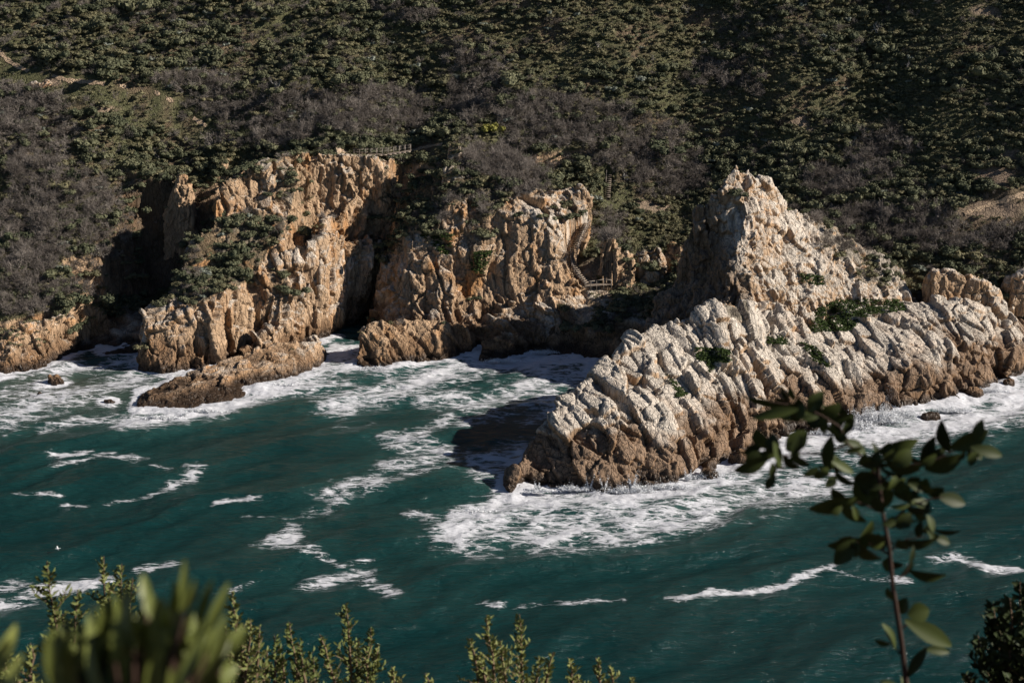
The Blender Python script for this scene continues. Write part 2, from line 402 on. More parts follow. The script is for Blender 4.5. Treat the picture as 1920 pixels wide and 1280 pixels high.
# valleys and spurs across the slope
gx, gy = np.meshgrid(X, Yv); shp = gx.shape
Pz = np.stack([gx.ravel(), gy.ravel(), np.zeros(gx.size)], 1)
def seg_d(P, a, b):
    a = np.array(a[:2]); b = np.array(b[:2]); ab = b - a
    t = np.clip(((P[:, :2] - a) @ ab) / (ab @ ab), 0, 1)
    return np.linalg.norm(P[:, :2] - a - t[:, None] * ab, axis=1), t
def poly_d(P, pts):
    d = None
    for a, b in zip(pts[:-1], pts[1:]):
        e, _ = seg_d(P, a, b); d = e if d is None else np.minimum(d, e)
    return d
D = np.zeros(gx.size)
for pts, dep, wd in (([(760, 270, 345), (850, 180, 358), (720, 80, 370), (650, -40, 386)], 2.6, 7), ([(1270, 300, 350), (1400, 200, 358), (1330, 60, 370), (1350, -50, 385)], .6, 7),
                     ([(1560, 330, 335), (1640, 200, 352), (1600, 90, 366), (1680, -50, 383)], .6, 7), ([(300, 250, 344), (420, 130, 358), (560, 0, 376)], 2.0, 7), ([(1250, 250, 352), (1120, 120, 366), (1000, 0, 380)], -2.0, 7),
                     ([(1500, 250, 350), (1540, 130, 362), (1500, 0, 377)], -1.2, 8), ([(1800, 250, 340), (1760, 120, 356), (1800, 0, 372)], -1.0, 8)):
    q = [at(*p) for p in pts]; D -= dep * np.exp(-(poly_d(Pz, q) / wd) ** 2)
D += 1.9 * fbm(Pz / 16, 4, 3) + .5 * fbm(Pz / 4, 3, 9)
flat = sst(0, 6, Z.ravel()) * sst(300, 325, Pz[:, 1] + 0 * D)
Z = Z + np.nan_to_num(D * flat).reshape(shp)
V, F = solid(X, Yv, Z, -5.0); V, F = remesh(V, F, 0.55)
V = smooth_np(V, F, 2)
Nh = normals(smooth_np(V, F, 3), F)
steep = sst(.52, .38, -(-Nh[:, 2])) if False else 1 - sst(.42, .62, Nh[:, 2])
uc_, vc_ = proj(V[:, 0], V[:, 1], V[:, 2]); cove = ((uc_ > 980) & (uc_ < 1330) & (V[:, 1] < 322) & (vc_ > 505)) | ((uc_ > 120) & (uc_ < 290) & (V[:, 1] < 322) & (vc_ > 560))
steep = np.maximum(steep, cove * .9)
V2, crock, wv = rock_surface(V, F, big=.5, mid=.8, small=.6, seed=3, pale=.0, N=Nh, tiltv=(-.1, .4, 1), fade_top=np.clip(steep + .12, 0, 1))
V2[:, 2] += (1 - steep) * .25 * fbm(V / 1.6, 3, 77)
SOIL = np.array((0.15, 0.11, 0.07)); GRASS = np.array((0.10, 0.10, 0.048)); SCREE = np.array((0.30, 0.22, 0.16))
n1 = fbm(V / 9, 4, 91); n2 = fbm(V / 2.5, 3, 92)
gmix = sst(-.25, .3, n1 + n2 * .5 + .18)
c = SOIL[None] * (1 - gmix[:, None]) + GRASS[None] * gmix[:, None]
u_, v_ = proj(V2[:, 0], V2[:, 1], V2[:, 2])
sc_ = np.zeros(len(V))
for cx, cy, rx, ry in ((1850, 395, 75, 18), (1860, 330, 40, 20), (1890, 290, 30, 14), (1130, 500, 45, 22), (1215, 385, 30, 14), (1500, 225, 18, 10), (1510, 240, 22, 10), (130, 560, 40, 22), (200, 205, 30, 8), (95, 155, 22, 8), (1780, 150, 30, 12), (1850, 20, 30, 12), (1240, 390, 20, 10)):
    sc_ = np.maximum(sc_, 1 - sst(.6, 1.25, np.sqrt(((u_ - cx) / rx) ** 2 + ((v_ - cy) / ry) ** 2) + n2 * .35))
c = c * (1 - sc_[:, None] * .8) + SCREE[None] * sc_[:, None] * .8
low = 1 - sst(2, 5, V2[:, 2] + n1 * 2)
rk = np.clip(np.maximum(steep, low), 0, 1)[:, None]
c = c * (1 - rk) + crock * rk
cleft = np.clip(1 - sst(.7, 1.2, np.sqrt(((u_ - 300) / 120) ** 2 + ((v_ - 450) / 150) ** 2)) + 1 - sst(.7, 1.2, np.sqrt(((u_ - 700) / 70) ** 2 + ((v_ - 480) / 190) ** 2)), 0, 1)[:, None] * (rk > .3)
c = c * (1 - .8 * cleft) + np.array((.055, .042, .03)) * .8 * cleft  # shade painted in: cleft and gully walls coloured darker to deepen the recesses
V2 = carve(V2)
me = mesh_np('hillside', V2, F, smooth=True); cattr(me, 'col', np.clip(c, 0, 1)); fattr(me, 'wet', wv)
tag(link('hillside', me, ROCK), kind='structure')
BODIES.append((V2, F)); COAST.append(V2[np.abs(V2[:, 2]) < .35][::3, :2])
print('hill', len(V2), round(time.time() - T0, 1))

# ------------------------------------------------------------------ rock masses
lh = [W(255, 690), at(258, 640, 292.5), at(262, 600, 294.5), at(275, 578, 298),
      W(330, 697), at(330, 600, 293.5), at(320, 560, 299), at(345, 500, 306), W(395, 690), at(400, 600, 294.5), at(410, 545, 298), at(400, 420, 313), at(405, 345, 318),
      W(440, 668), at(440, 600, 299), at(445, 535, 302), at(480, 560, 305), W(490, 655), at(520, 600, 301), at(470, 520, 308), at(480, 440, 315), at(470, 310, 323), at(350, 470, 311), at(365, 450, 311),
      at(560, 640, 304.5), at(570, 560, 308), at(570, 490, 312), at(600, 400, 320), at(560, 340, 324), at(540, 285, 329),
      at(592, 632, 307), at(596, 560, 309.5), at(592, 490, 313.5), at(600, 440, 317), at(630, 400, 327), at(680, 400, 331), at(670, 345, 331), at(720, 330, 334), at(700, 298, 335), at(640, 288, 333), at(640, 480, 329), at(690, 440, 333),
      at(520, 480, 312), at(530, 530, 306.5)]
def drop(u, v, Y, dx, dy, z): 
    p = at(u, v, Y); return (p[0] + dx, p[1] + dy, z)
lh += [drop(255, 640, 293, -.8, 6, -1), drop(275, 578, 298, -1.5, 5, 1), drop(345, 500, 306, -2.5, 5, 2), drop(400, 420, 313, -2, 6, 4), drop(405, 345, 318, -1.5, 7, 6), drop(440, 320, 322, -1, 12, 24),
       drop(540, 285, 329, 0, 12, 28), drop(640, 288, 332, 0, 12, 30), drop(735, 320, 337, 0, 0, 31), drop(735, 320, 337, 3, 3, 28), drop(592, 632, 307, .4, 0, -1), (-39.2, 312, -1), (-39, 320, -1), (-38, 326, -.5), (-31, 331, 1), drop(735, 340, 335, 1, 0, 14)]
rock_body('cliff_headland', lh, 'tall ribbed tan headland with a bushy back left of the footbridge, dark cleft behind it', 'headland', vox=.22, seed=11, pale=.16, ora=1.3, brown_z=3.5, tiltv=(-.12, .55, 1), bs=4.6)

ch = [at(692, 600, 317), at(706, 520, 321), at(735, 450, 325), at(765, 430, 320), at(765, 480, 315.5), at(765, 540, 311), at(770, 575, 309), at(790, 602, 307), at(770, 400, 326), at(800, 340, 330), at(840, 300, 333), at(855, 272, 335),
      at(850, 600, 306), at(850, 540, 309), at(850, 470, 314), at(850, 400, 320), at(860, 340, 327), at(870, 290, 334),
      at(880, 590, 309.5), at(890, 560, 311), at(930, 620, 305), at(940, 580, 308), at(950, 480, 314), at(960, 400, 319), at(960, 358, 325), at(970, 300, 336),
      at(1040, 600, 308), at(1050, 540, 311), at(1060, 480, 315), at(1060, 420, 320), at(1050, 375, 326), at(1100, 370, 329), at(1075, 480, 317), at(1075, 530, 313), at(1095, 425, 323), at(1000, 620, 304),
      at(1075, 605, 306), at(1095, 560, 311)]
ch += [(at(700, 640, 308)[0], 309, -1), (-28.8, 320, -1), (-28.6, 327, 0), (-28.5, 335, 4), (-25.2, 321, 13), (-24.5, 327, 19), (-24, 334, 24.5), (-20, 335, 26), drop(800, 340, 330, 0, 9, 24), drop(840, 300, 333, 0, 12, 26), drop(970, 300, 336, 0, 12, 28), drop(1100, 370, 329, 2, 10, 18), drop(1095, 425, 323, 2.5, 2, 14), drop(1075, 480, 317, 2.5, 2, 9), drop(1090, 530, 313, 3, 1, 5), drop(790, 602, 307, 0, -3, -1), drop(930, 620, 305, 0, -3, -1), drop(1075, 605, 306, 3, -1, 0), drop(1040, 605, 307, 0, -3, -1)]
rock_body('cliff_headland', ch, 'broad bare tan cliff left of the curving timber stairs, scrub along its top', 'headland', vox=.22, seed=23, pale=.16, ora=1.35, brown_z=5.2, tiltv=(-.3, .6, 1), bs=4.4)

sl2 = [W(665, 692), W(700, 694), W(760, 684), W(830, 672), W(880, 662), W(900, 645), at(680, 612, 297), at(690, 604, 299), at(760, 598, 301), at(850, 600, 302.5), at(885, 620, 302), at(720, 640, 294.5), at(820, 640, 297.5), at(690, 660, 294), at(800, 655, 296.5), drop(680, 610, 298, -1, 6, -1), drop(760, 600, 301, 0, 7, 1), drop(890, 620, 302, 1, 7, -1)]
rock_body('rock_slab', sl2, 'rust brown slab of rock at the foot of the middle cliff, lit on its wave washed front', 'rock', vox=.2, seed=31, pale=-.2, brown_z=3.4, tiltv=(-.4, .5, 1), bs=3.2, big=.4, mid=.7)
lb = [W(900, 676), W(940, 672), W(1000, 655), W(1015, 645), at(905, 640, 301), at(940, 622, 303.5), at(985, 632, 303), at(950, 650, 299.5), drop(905, 640, 302, -1, 5, -1), drop(940, 622, 304, 0, 6, 1), drop(1000, 640, 303, 1, 5, -1)]
rock_body('low_rock', lb, 'low dark brown boulder mass at the waterline right of the rust brown slab', 'rock', vox=.2, seed=35, pale=-.4, brown_z=4, big=.5, mid=.7, bs=2.6)
sl1 = [W(250, 782), W(290, 788), W(345, 780), W(400, 763), W(455, 740), W(520, 714), W(560, 708), W(600, 690), W(612, 660), W(612, 635), at(258, 755, 271.5), at(268, 740, 275), at(330, 708, 282), at(400, 682, 285.5), at(440, 666, 288), at(520, 643, 293), at(590, 621, 299), at(600, 640, 297),
       at(330, 735, 274.5), at(420, 712, 280), at(500, 682, 286), at(575, 660, 292), drop(268, 740, 275, -2, 3, -1), drop(330, 708, 282, -1, 3, -1), drop(440, 666, 288, -1, 3, -1), drop(520, 643, 293, -1, 3, -1), drop(590, 621, 299, -1, 3, -1), drop(600, 625, 300, 2, 2, -1)]
rock_body('rock_slab', sl1, 'long narrow brown rock slab slanting out of the surf below the left headland', 'rock', vox=.2, seed=41, pale=-.1, brown_z=2.6, tiltv=(.25, .5, .6), bs=3.0, big=.35, mid=.6, small=.8)
lc = [W(-300, 700), W(-120, 705), W(0, 700), W(40, 697), W(80, 688), W(115, 672), W(143, 655), at(-300, 620, 296), at(-120, 625, 295), at(0, 628, 294), at(50, 605, 297), at(105, 590, 300), at(135, 600, 302), at(148, 625, 305), at(20, 665, 290), at(100, 640, 296.5), drop(0, 628, 294, 0, 8, 3), drop(105, 590, 300, 0, 7, 4), drop(148, 620, 305, 2, 3, -1), drop(-300, 620, 296, 0, 10, 3)]
rock_body('shore_cliff', lc, 'short orange tan cliff under scrub at the left edge of the cove', 'cliff', vox=.22, seed=47, pale=.15, ora=1.3, brown_z=3.0, tiltv=(-.2, .2, 1), bs=4, big=.7)
cr = [W(-150, 760), W(-40, 755), W(0, 748), W(22, 722), W(25, 712), at(-30, 715, 284), at(5, 706, 285.5), at(-120, 715, 284), drop(0, 706, 286, 0, 5, -1), drop(-140, 706, 286, 0, 5, -1), drop(20, 710, 286, 1, 1, -1)]
rock_body('low_rock', cr, 'smooth reddish brown rock cut by the left edge of the photo at the waterline', 'rock', vox=.2, seed=49, pale=-.6, brown_z=5, big=.4, mid=.5)

np_ = [W(942, 924), W(1000, 908), W(1060, 907), W(1120, 916), W(1170, 920), W(1220, 906), W(1262, 906), W(1330, 882), W(1390, 852), W(1440, 832), W(1480, 815), W(1560, 795), W(1600, 778), W(1645, 766), W(1700, 768), W(1750, 757), W(1800, 762), W(1848, 745), W(1835, 728), W(1880, 708), W(1920, 692), W(2050, 680), W(2250, 660), W(2500, 650),
       at(975, 868, 238), at(1010, 800, 243), at(1000, 865, 239.5), at(960, 897, 234.6), at(985, 885, 235.8), at(1012, 890, 235.8), at(1062, 900, 235.6), at(1025, 775, 245.5), at(1060, 850, 238.5), at(1060, 790, 242.5), at(1068, 738, 248), at(1100, 715, 251),
       at(1140, 850, 236.5), at(1140, 780, 242.5), at(1140, 720, 250), at(1140, 668, 257), at(1180, 630, 262),
       at(1250, 850, 238.8), at(1250, 780, 244.5), at(1250, 700, 255), at(1240, 605, 268), at(1300, 585, 270), at(1345, 558, 272), at(1400, 568, 274),
       at(1350, 800, 248), at(1350, 720, 256), at(1350, 640, 265), at(1430, 800, 254), at(1430, 720, 260), at(1430, 640, 270),
       at(1500, 760, 261.5), at(1500, 700, 267), at(1500, 640, 275), at(1480, 590, 282), at(1560, 740, 265), at(1560, 680, 271),
       at(1620, 735, 268.8), at(1620, 670, 276), at(1620, 620, 283), at(1600, 570, 290), at(1690, 735, 272), at(1670, 700, 274), at(1650, 710, 272.5),
       at(1740, 715, 273), at(1750, 690, 275), at(1750, 640, 281), at(1750, 580, 291), at(1740, 560, 296), at(1840, 700, 279.5), at(1850, 620, 288), at(1850, 575, 296), at(1920, 650, 292), at(1920, 595, 299), at(1930, 560, 305),
       at(2100, 600, 306), at(2100, 640, 300), at(2300, 600, 311), at(2500, 600, 314), at(2100, 560, 313), at(2500, 560, 320), at(1900, 670, 287), at(1870, 730, 280.5), at(1800, 735, 275)]
np_ += [drop(948, 915, 234, -1, 3, -1), drop(1010, 800, 243, -1, 3, -1), drop(1068, 738, 248, -1.5, 4, 1), drop(1100, 715, 251, -1.5, 5, 0), drop(1140, 668, 257, -2, 5, 0), drop(1180, 630, 262, -2, 6, 1), drop(1240, 605, 268, -1, 7, 5), drop(1345, 558, 272, -1, 7, 12), drop(1400, 568, 276, 0, 8, 14), drop(1600, 565, 292, 0, 10, 8), drop(1740, 560, 297, 0, 8, 6), drop(2500, 560, 320, 0, 8, 3), drop(1930, 560, 306, 0, 8, 6)]
rock_body('rocky_promontory', np_, 'large pale jointed rock promontory with dark foot, nearest land, running out into the surf', 'promontory', vox=.21, seed=57, pale=.84, ora=.6, brown_z=7.0, mc=(3.1, 2.2, 4.6), small=.75, tiltv=(-.45, .8, .5), bs=7.0, big=1.15, mid=1.25)

st = [at(1305, 400, 297), at(1312, 380, 295), at(1318, 400, 296), at(1350, 345, 295), at(1380, 308, 298), at(1400, 325, 299), at(1440, 335, 302), at(1480, 390, 303), at(1540, 412, 305), at(1600, 450, 306), at(1660, 480, 306), at(1695, 500, 306), at(1705, 555, 300),
      at(1390, 440, 288.5), at(1405, 520, 283.5), at(1410, 565, 279.5), at(1385, 360, 295), at(1400, 390, 292.5), at(1470, 565, 284.5), at(1470, 480, 291.5), at(1470, 420, 297.5), at(1560, 565, 289), at(1560, 500, 295), at(1550, 450, 300.5), at(1650, 565, 294), at(1660, 520, 300),
      at(1300, 470, 298), at(1290, 540, 293), at(1240, 560, 297), at(1260, 545, 298), at(1215, 608, 290), at(1275, 600, 286), at(1350, 570, 281), at(1340, 480, 292.5), at(1320, 440, 295)]
st += [drop(1215, 608, 290, -1.5, 0, 1), drop(1235, 560, 297, -2, 3, 4), drop(1300, 470, 298, -2.5, 4, 12), drop(1305, 400, 297, -2, 6, 12), drop(1380, 310, 298, 0, 9, 20), drop(1440, 335, 302, 0, 9, 18), drop(1540, 410, 305, 0, 8, 14), drop(1695, 500, 306, 0, 7, 8), drop(1705, 555, 300, 2, 0, 6), drop(1215, 608, 290, 0, -4, -1), drop(1410, 565, 279, 0, -4, 5), drop(1650, 565, 294, 0, -4, 5)]
rock_body('rock_stack', st, 'tall jagged grey rock stack rising above the promontory, its left face in deep shade', 'rock stack', vox=.21, seed=67, pale=.62, ora=.6, tone=lambda V: (.8 * sst(44, 38, V[:, 0] + .35 * (V[:, 2] - 22)) , (.15, .10, .062)), mc=(2.1, 1.6, 3.2), brown_z=1.0, tiltv=(-.15, .5, 1), bs=3.6, big=.75, mid=1.0)  # browner stone on the left, its colour darkened to deepen that face's shade
def fin(name, prof, Y, th, zb, label, cat='rock', **kw):
    """an upright outcrop: prof = (u, v) of its skyline, left to right"""
    pts = []
    for u, v in prof:
        p = at(u, v, Y)
        pts += [p, (p[0], p[1] + th * .5, p[2] - .2), (p[0], p[1] - th * .35, zb + (p[2] - zb) * .35), (p[0], p[1] - th * .5, zb), (p[0], p[1] + th, zb)]
    a, b = at(*prof[0], Y), at(*prof[-1], Y)
    pts += [(a[0] - .5, Y, zb), (b[0] + .5, Y, zb)]
    return rock_body(name, pts, label, cat, zb=zb - 2, vox=.2, **kw)
fin('rock_outcrop', [(1742, 525), (1752, 508), (1790, 512), (1830, 520), (1860, 535), (1885, 572)], 300, 5, 9, 'pale ribbed outcrop on the shelf near the right edge, below the green thicket', seed=71, pale=.45, brown_z=-5, bs=2.6, big=.4)
fin('rock_outcrop', [(1890, 540), (1900, 518), (1925, 512), (1960, 520), (2000, 560)], 302, 5, 9, 'tan upright outcrop cut by the right edge of the photo', seed=73, pale=.35, brown_z=-5, bs=2.6, big=.4)
fin('rock_pinnacle', [(306, 420), (320, 360), (332, 332), (346, 330), (356, 352), (368, 420)], 333, 4, 12, 'narrow bright orange pinnacle above the black cleft on the left', 'rock', seed=75, pale=-.6, brown_z=-9, bs=2, big=.3, mid=.6)
fin('rock_outcrop', [(1126, 462), (1138, 444), (1150, 446), (1162, 470), (1180, 476), (1188, 500)], 315.5, 4, 8.5, 'orange outcrop with an overhang right of the timber stairs', seed=77, pale=0, brown_z=-5, bs=2, big=.5)
fin('rock_outcrop', [(1194, 480), (1204, 466), (1222, 470), (1231, 460), (1240, 472), (1248, 490)], 317, 3, 9.5, 'cream ribbed fin of rock just above the shadow in the cove', seed=79, pale=.8, brown_z=-5, bs=1.8, big=.25)
fin('rock_outcrop', [(1250, 472), (1262, 460), (1275, 466), (1290, 456), (1294, 470)], 320, 3, 10, 'small orange fin between the cream fin and the tall stack', seed=81, pale=-.2, brown_z=-5, bs=1.8, big=.25)
fin('rock_outcrop', [(1078, 365), (1086, 348), (1096, 352), (1106, 368), (1110, 385)], 328.5, 3, 18, 'rounded tan outcrop on the skyline of the cliff above the stairs', seed=83, pale=.2, brown_z=-5, bs=1.8, big=.35)
fin('rock_outcrop', [(838, 285), (843, 266), (850, 276), (862, 272), (866, 290)], 333, 2.5, 26, 'small pale spire of rock below the yellow shrub', seed=85, pale=.8, brown_z=-5, bs=1.6, big=.3)
fin('rock_outcrop', [(828, 330), (833, 312), (848, 310), (856, 316), (868, 322), (872, 332)], 328, 2.5, 24, 'pair of pale grey boulders in scrub below the small spire', seed=87, pale=.95, brown_z=-5, bs=1.6, big=.35)
fin('rock_outcrop', [(828, 400), (836, 382), (850, 372), (862, 378), (873, 385), (874, 408)], 321, 3, 17, 'broad smooth tan boulder face ringed by bushes on the middle cliff', seed=89, pale=.3, brown_z=-5, bs=2.6, big=.3, mid=.5)
fin('rock_outcrop', [(36, 172), (50, 160), (68, 154), (88, 150), (98, 164)], 350.5, 4, 34, 'pale rock ledge in scrub under the sandy path at upper left', seed=91, pale=.4, brown_z=-5, bs=1.8, big=.3)
def boulder(u, v, wd, ht, dp, label, name='boulder', seed=0, z0=-.6, Y=None, **kw):
    p = wat(u, v) if Y is None else at(u, v, Y)
    z0 = p[2] + z0
    n = 9; pts = []
    rnd = random.Random(seed)
    for k in range(n):
        a = 2 * math.pi * k / n; r = rnd.uniform(.85, 1.1)
        pts.append((p[0] + wd / 2 * r * math.cos(a), p[1] + dp / 2 * r * math.sin(a), z0))
        pts.append((p[0] + wd * .36 * r * math.cos(a + .3), p[1] + dp * .36 * r * math.sin(a + .3), z0 + (ht + .6) * rnd.uniform(.6, .95)))
    pts.append((p[0], p[1], z0 + ht + .6))
    return rock_body(name, pts, label, 'rock', vox=.16, zb=z0 - 1.5, big=.15, mid=.35, small=.7, bs=1.5, seed=seed, **kw)
K = dict(pale=-.8, brown_z=6)
boulder(103, 716, 3.6, 1.5, 2.4, 'brown boulder standing in the shallows right of the left shore cliff', seed=101, **K)
boulder(74, 738, 1.8, .5, 1.4, 'small brown rock awash just below the boulder in the shallows', seed=102, **K)
boulder(205, 752, 3.0, .35, 1.4, 'flat dark rock awash left of the long slab', seed=103, **K)
boulder(1825, 742, 4.2, 1.8, 3.4, 'dark rounded rock at the waterline below the right shelf, foam behind it', seed=104, **K)
boulder(1745, 778, 4.4, .5, 1.8, 'low black rock awash in foam below the right shelf', seed=105, **K)
boulder(1865, 712, 2.4, .8, 1.8, 'small black rock in white water near the right edge', seed=106, **K)
boulder(1890, 722, 3.2, 1.4, 2.6, 'dark rock at the waterline nearest the right edge', seed=107, **K)
boulder(1385, 868, 4.5, 2.4, 3.0, 'brown rock knob at the foot of the promontory with water pouring off it', seed=108, **K)
boulder(1330, 893, 4.0, 1.6, 3.0, 'low dark rock knob in foam left of the brown knob', seed=109, **K)
boulder(905, 672, 2.2, .9, 1.8, 'small dark rock in surf at the foot of the low boulder mass', seed=110, **K)
boulder(1520, 806, 3.6, 1.4, 2.4, 'dark rock at the promontory foot behind the leafy sapling', seed=111, **K)
boulder(1655, 768, 4.2, 1.8, 2.6, 'brown rock at the waterline right of the white wave burst', seed=112, **K)
# ------------------------------------------------------------------ the sea
def axis(a, b, lo, hi, d):
    """dense between a and b, coarse out to lo and hi"""
    mid = np.arange(a, b, d); l = []; x = a; s = d
    while x > lo: s *= 1.12; x -= s; l.append(x)
    r = []; x = mid[-1]; s = d
    while x < hi: s *= 1.12; x += s; r.append(x)
    return np.concatenate([np.array(l[::-1]), mid, np.array(r)])
xs = axis(-108, 112, -1500, 1500, .3); ys = axis(160, 334, -400, 335, .3)
ys = ys[ys < 345]
gx, gy = np.meshgrid(xs, ys); S = np.stack([gx.ravel(), gy.ravel(), np.zeros(gx.size)], 1)
coast = np.concatenate(COAST)
# distance to the nearest shore, on a coarse raster
cg = 1.0; cx0, cy0 = -130, 150; nxg, nyg = 270, 200
from mathutils.kdtree import KDTree
kd = KDTree(len(coast))
for i, p in enumerate(coast): kd.insert((p[0], p[1], 0), i)
kd.balance()
DR = np.array([[kd.find((cx0 + i * cg, cy0 + j * cg, 0))[2] for i in range(nxg)] for j in range(nyg)])
def bil(A, x, y):
    fx = np.clip((x - cx0) / cg, 0, nxg - 1.001); fy = np.clip((y - cy0) / cg, 0, nyg - 1.001)
    i = fx.astype(int); j = fy.astype(int); fx -= i; fy -= j
    return A[j, i] * (1 - fx) * (1 - fy) + A[j, i + 1] * fx * (1 - fy) + A[j + 1, i] * (1 - fx) * fy + A[j + 1, i + 1] * fx * fy
ds = bil(DR, S[:, 0], S[:, 1])
# foam streaks and patches, surveyed: (u, v) points, half-width in metres, density
FOAM = [([(0, 790), (60, 760), (180, 730), (260, 700)], 4.0, .62), ([(30, 700), (130, 690), (250, 680), (240, 640)], 2.6, .7), ([(90, 800), (120, 790), (230, 780)], 1.6, .6), ([(250, 790), (330, 782), (420, 765), (520, 725), (610, 690), (680, 690)], 2.6, .95),
        ([(300, 700), (400, 695), (500, 655), (600, 640)], 1.6, .95), ([(610, 680), (650, 655), (700, 690)], 3.5, .85), ([(600, 720), (700, 740), (820, 700), (900, 680), (1000, 670), (1120, 680)], 4.5, .82), ([(640, 760), (760, 730), (900, 760), (1000, 720), (1100, 700)], 3.6, .68),
        ([(1000, 680), (1060, 720), (1040, 760)], 4.5, .7), ([(880, 790), (960, 770), (1060, 750)], 2.2, .55), ([(840, 780), (780, 815), (740, 830), (800, 850)], 1.4, .5), ([(740, 820), (830, 850), (740, 870), (640, 920)], 2.2, .62),
        ([(620, 925), (700, 900), (720, 880)], 1.9, .72), ([(590, 960), (640, 930), (860, 860)], 1.3, .45), ([(510, 1020), (540, 1005), (545, 985)], 1.5, .85), ([(505, 1022), (580, 1030)], 1.0, .6), ([(570, 1040), (640, 1050), (690, 1048)], .7, .6), ([(580, 1095), (650, 1080), (690, 1072)], 1.3, .85),
        ([(690, 1085), (740, 1120)], .9, .55), ([(880, 990), (960, 960), (1050, 930), (1160, 935), (1300, 915), (1400, 870)], 3.6, 1.0), ([(870, 975), (1000, 950)], 1.6, .7), ([(860, 965), (940, 935), (1010, 925)], 2.2, .95), ([(890, 860), (950, 860), (1000, 840), (930, 880)], 3.5, .60),
        ([(900, 1000), (1000, 1000), (1150, 990), (1300, 950), (1420, 930), (1560, 900)], 4.6, .70), ([(1090, 1020), (1190, 1000), (1300, 980)], 2.0, .5), ([(1390, 880), (1470, 850), (1560, 820), (1620, 800)], 3.6, .98), ([(1590, 800), (1650, 775), (1720, 790)], 2.6, 1.0),
        ([(1640, 820), (1740, 800), (1830, 780), (1920, 740), (2050, 720), (2300, 700)], 5.0, .95), ([(1840, 740), (1880, 700), (1920, 705)], 2.2, .9), ([(1600, 860), (1700, 850)], 2.5, .5), ([(1270, 1118), (1360, 1112), (1470, 1092), (1560, 1065)], .7, .95), ([(1540, 1070), (1640, 1082), (1700, 1085)], .6, .6),
        ([(1740, 1043), (1800, 1042), (1860, 1062), (1910, 1066)], .8, .8), ([(100, 850), (160, 845)], .9, .8), ([(100, 870), (200, 850), (260, 858)], .9, .5), ([(290, 870), (320, 875)], .5, .5), ([(200, 940), (270, 925), (320, 905)], .7, .6), ([(320, 905), (350, 895), (365, 875)], 1.2, .85),
        ([(30, 928), (110, 925)], .5, .7), ([(125, 942), (150, 944)], .6, .6), ([(80, 1110), (130, 1100), (200, 1085)], 1.5, .75), ([(0, 1100), (30, 1095)], 1.4, .65), ([(0, 1135), (40, 1125)], 1.3, .75), ([(410, 945), (480, 935)], .5, .5), ([(270, 1068), (310, 1062)], 1.0, .5), ([(430, 1105), (470, 1092)], .6, .6),
        ([(700, 800), (640, 805)], 1.0, .3), ([(900, 1122), (950, 1128)], .7, .65), ([(980, 1130), (1100, 1125), (1160, 1122)], .5, .5), ([(0, 745), (80, 720)], 3.0, .6), ([(460, 960), (560, 965)], .4, .4), ([(760, 960), (830, 980), (880, 1020)], 1.2, .35), ([(1050, 760), (980, 790)], 2, .5)]
near = (S[:, 1] > 155) & (np.abs(S[:, 0]) < 125)
foam = np.zeros(len(S)); Sn = S[near]
wv1 = fbm(Sn / 5.0, 3, 401); wv2 = fbm(Sn / 1.6, 3, 402); wv3 = fbm(Sn / 14.0, 3, 403)
Sw = Sn.copy(); Sw[:, 0] += 1.6 * fbm(Sn / 4.0, 3, 404); Sw[:, 1] += 1.6 * fbm(Sn / 4.0, 3, 405)
ff = np.zeros(len(Sn)); tint = np.zeros(len(Sn))
for pts, hw, den in FOAM:
    q = [wat(u, v) for u, v in pts]; bx = np.array(q)
    m = (Sw[:, 0] > bx[:, 0].min() - 5 * hw - 9) & (Sw[:, 0] < bx[:, 0].max() + 5 * hw + 9) & (Sw[:, 1] > bx[:, 1].min() - 5 * hw - 9) & (Sw[:, 1] < bx[:, 1].max() + 5 * hw + 9)
    d = poly_d(Sw[m], q)
    ff[m] = np.maximum(ff[m], den * np.exp(-(d / (hw * 1.35)) ** 2)); tint[m] = np.maximum(tint[m], min(1, hw / 3) * np.exp(-(d / (hw + 5.0)) ** 2))
dn = ds[near]
ff *= .80 + .45 * wv1 + .25 * wv3
ff *= .86 + .14 * sst(2, 7, -np.minimum(dn, 9) + 9)
ff = np.maximum(ff, 1.0 * np.exp(-(dn / (1.6 + .9 * wv1)) ** 2) * (Sn[:, 1] < 312))
foam[near] = np.clip(ff + .16 * wv2 * (ff > .05) + .10 * wv1 * (ff > .08), 0, 1)
T = np.zeros(len(S)); T[near] = np.clip(tint * .8 + .5 * np.exp(-dn / 6), 0, 1)
uu, vv = proj(Sn[:, 0], Sn[:, 1], Sn[:, 2])
M_ = np.zeros(len(S)); M_[near] = np.exp(-((uu - 130) / 190) ** 2 - ((vv - 730) / 45) ** 2) + .7 * np.exp(-((uu - 1050) / 120) ** 2 - ((vv - 770) / 25) ** 2) + .35 * np.exp(-((uu - 1400) / 150) ** 2 - ((vv - 930) / 30) ** 2)
# waves
def gw(P, lam, amp, ang, ph=0, sharp=.6):
    k = 2 * math.pi / lam; t = k * (P[:, 0] * math.cos(ang) + P[:, 1] * math.sin(ang)) + ph
    s = .5 + .5 * np.sin(t); return amp * (2 * s ** (1 + sharp) - 1)
dist = np.hypot(S[:, 0], S[:, 1] - 240); fade = np.clip(1 - (dist - 120) / 120, 0, 1)
lw = fbm(S / 22.0, 2, 411) * 3.0
z = gw(S, 19, .30, R(-66), lw) + gw(S, 10.5, .17, R(-78), lw * 1.4 + 2) + gw(S, 6.1, .10, R(-50), lw * 2 + 4) + gw(S, 3.4, .05, R(-85), lw * 3 + 1)
z[near] += .16 * wv1 + .07 * wv2 + foam[near] * (.20 * wv2 + .12 * fbm(Sn / .8, 2, 420))
z[near] += .35 * np.exp(-(dn / 2.0) ** 2) * (.4 + wv1) 
S[:, 2] = z * fade
ny, nx = gx.shape
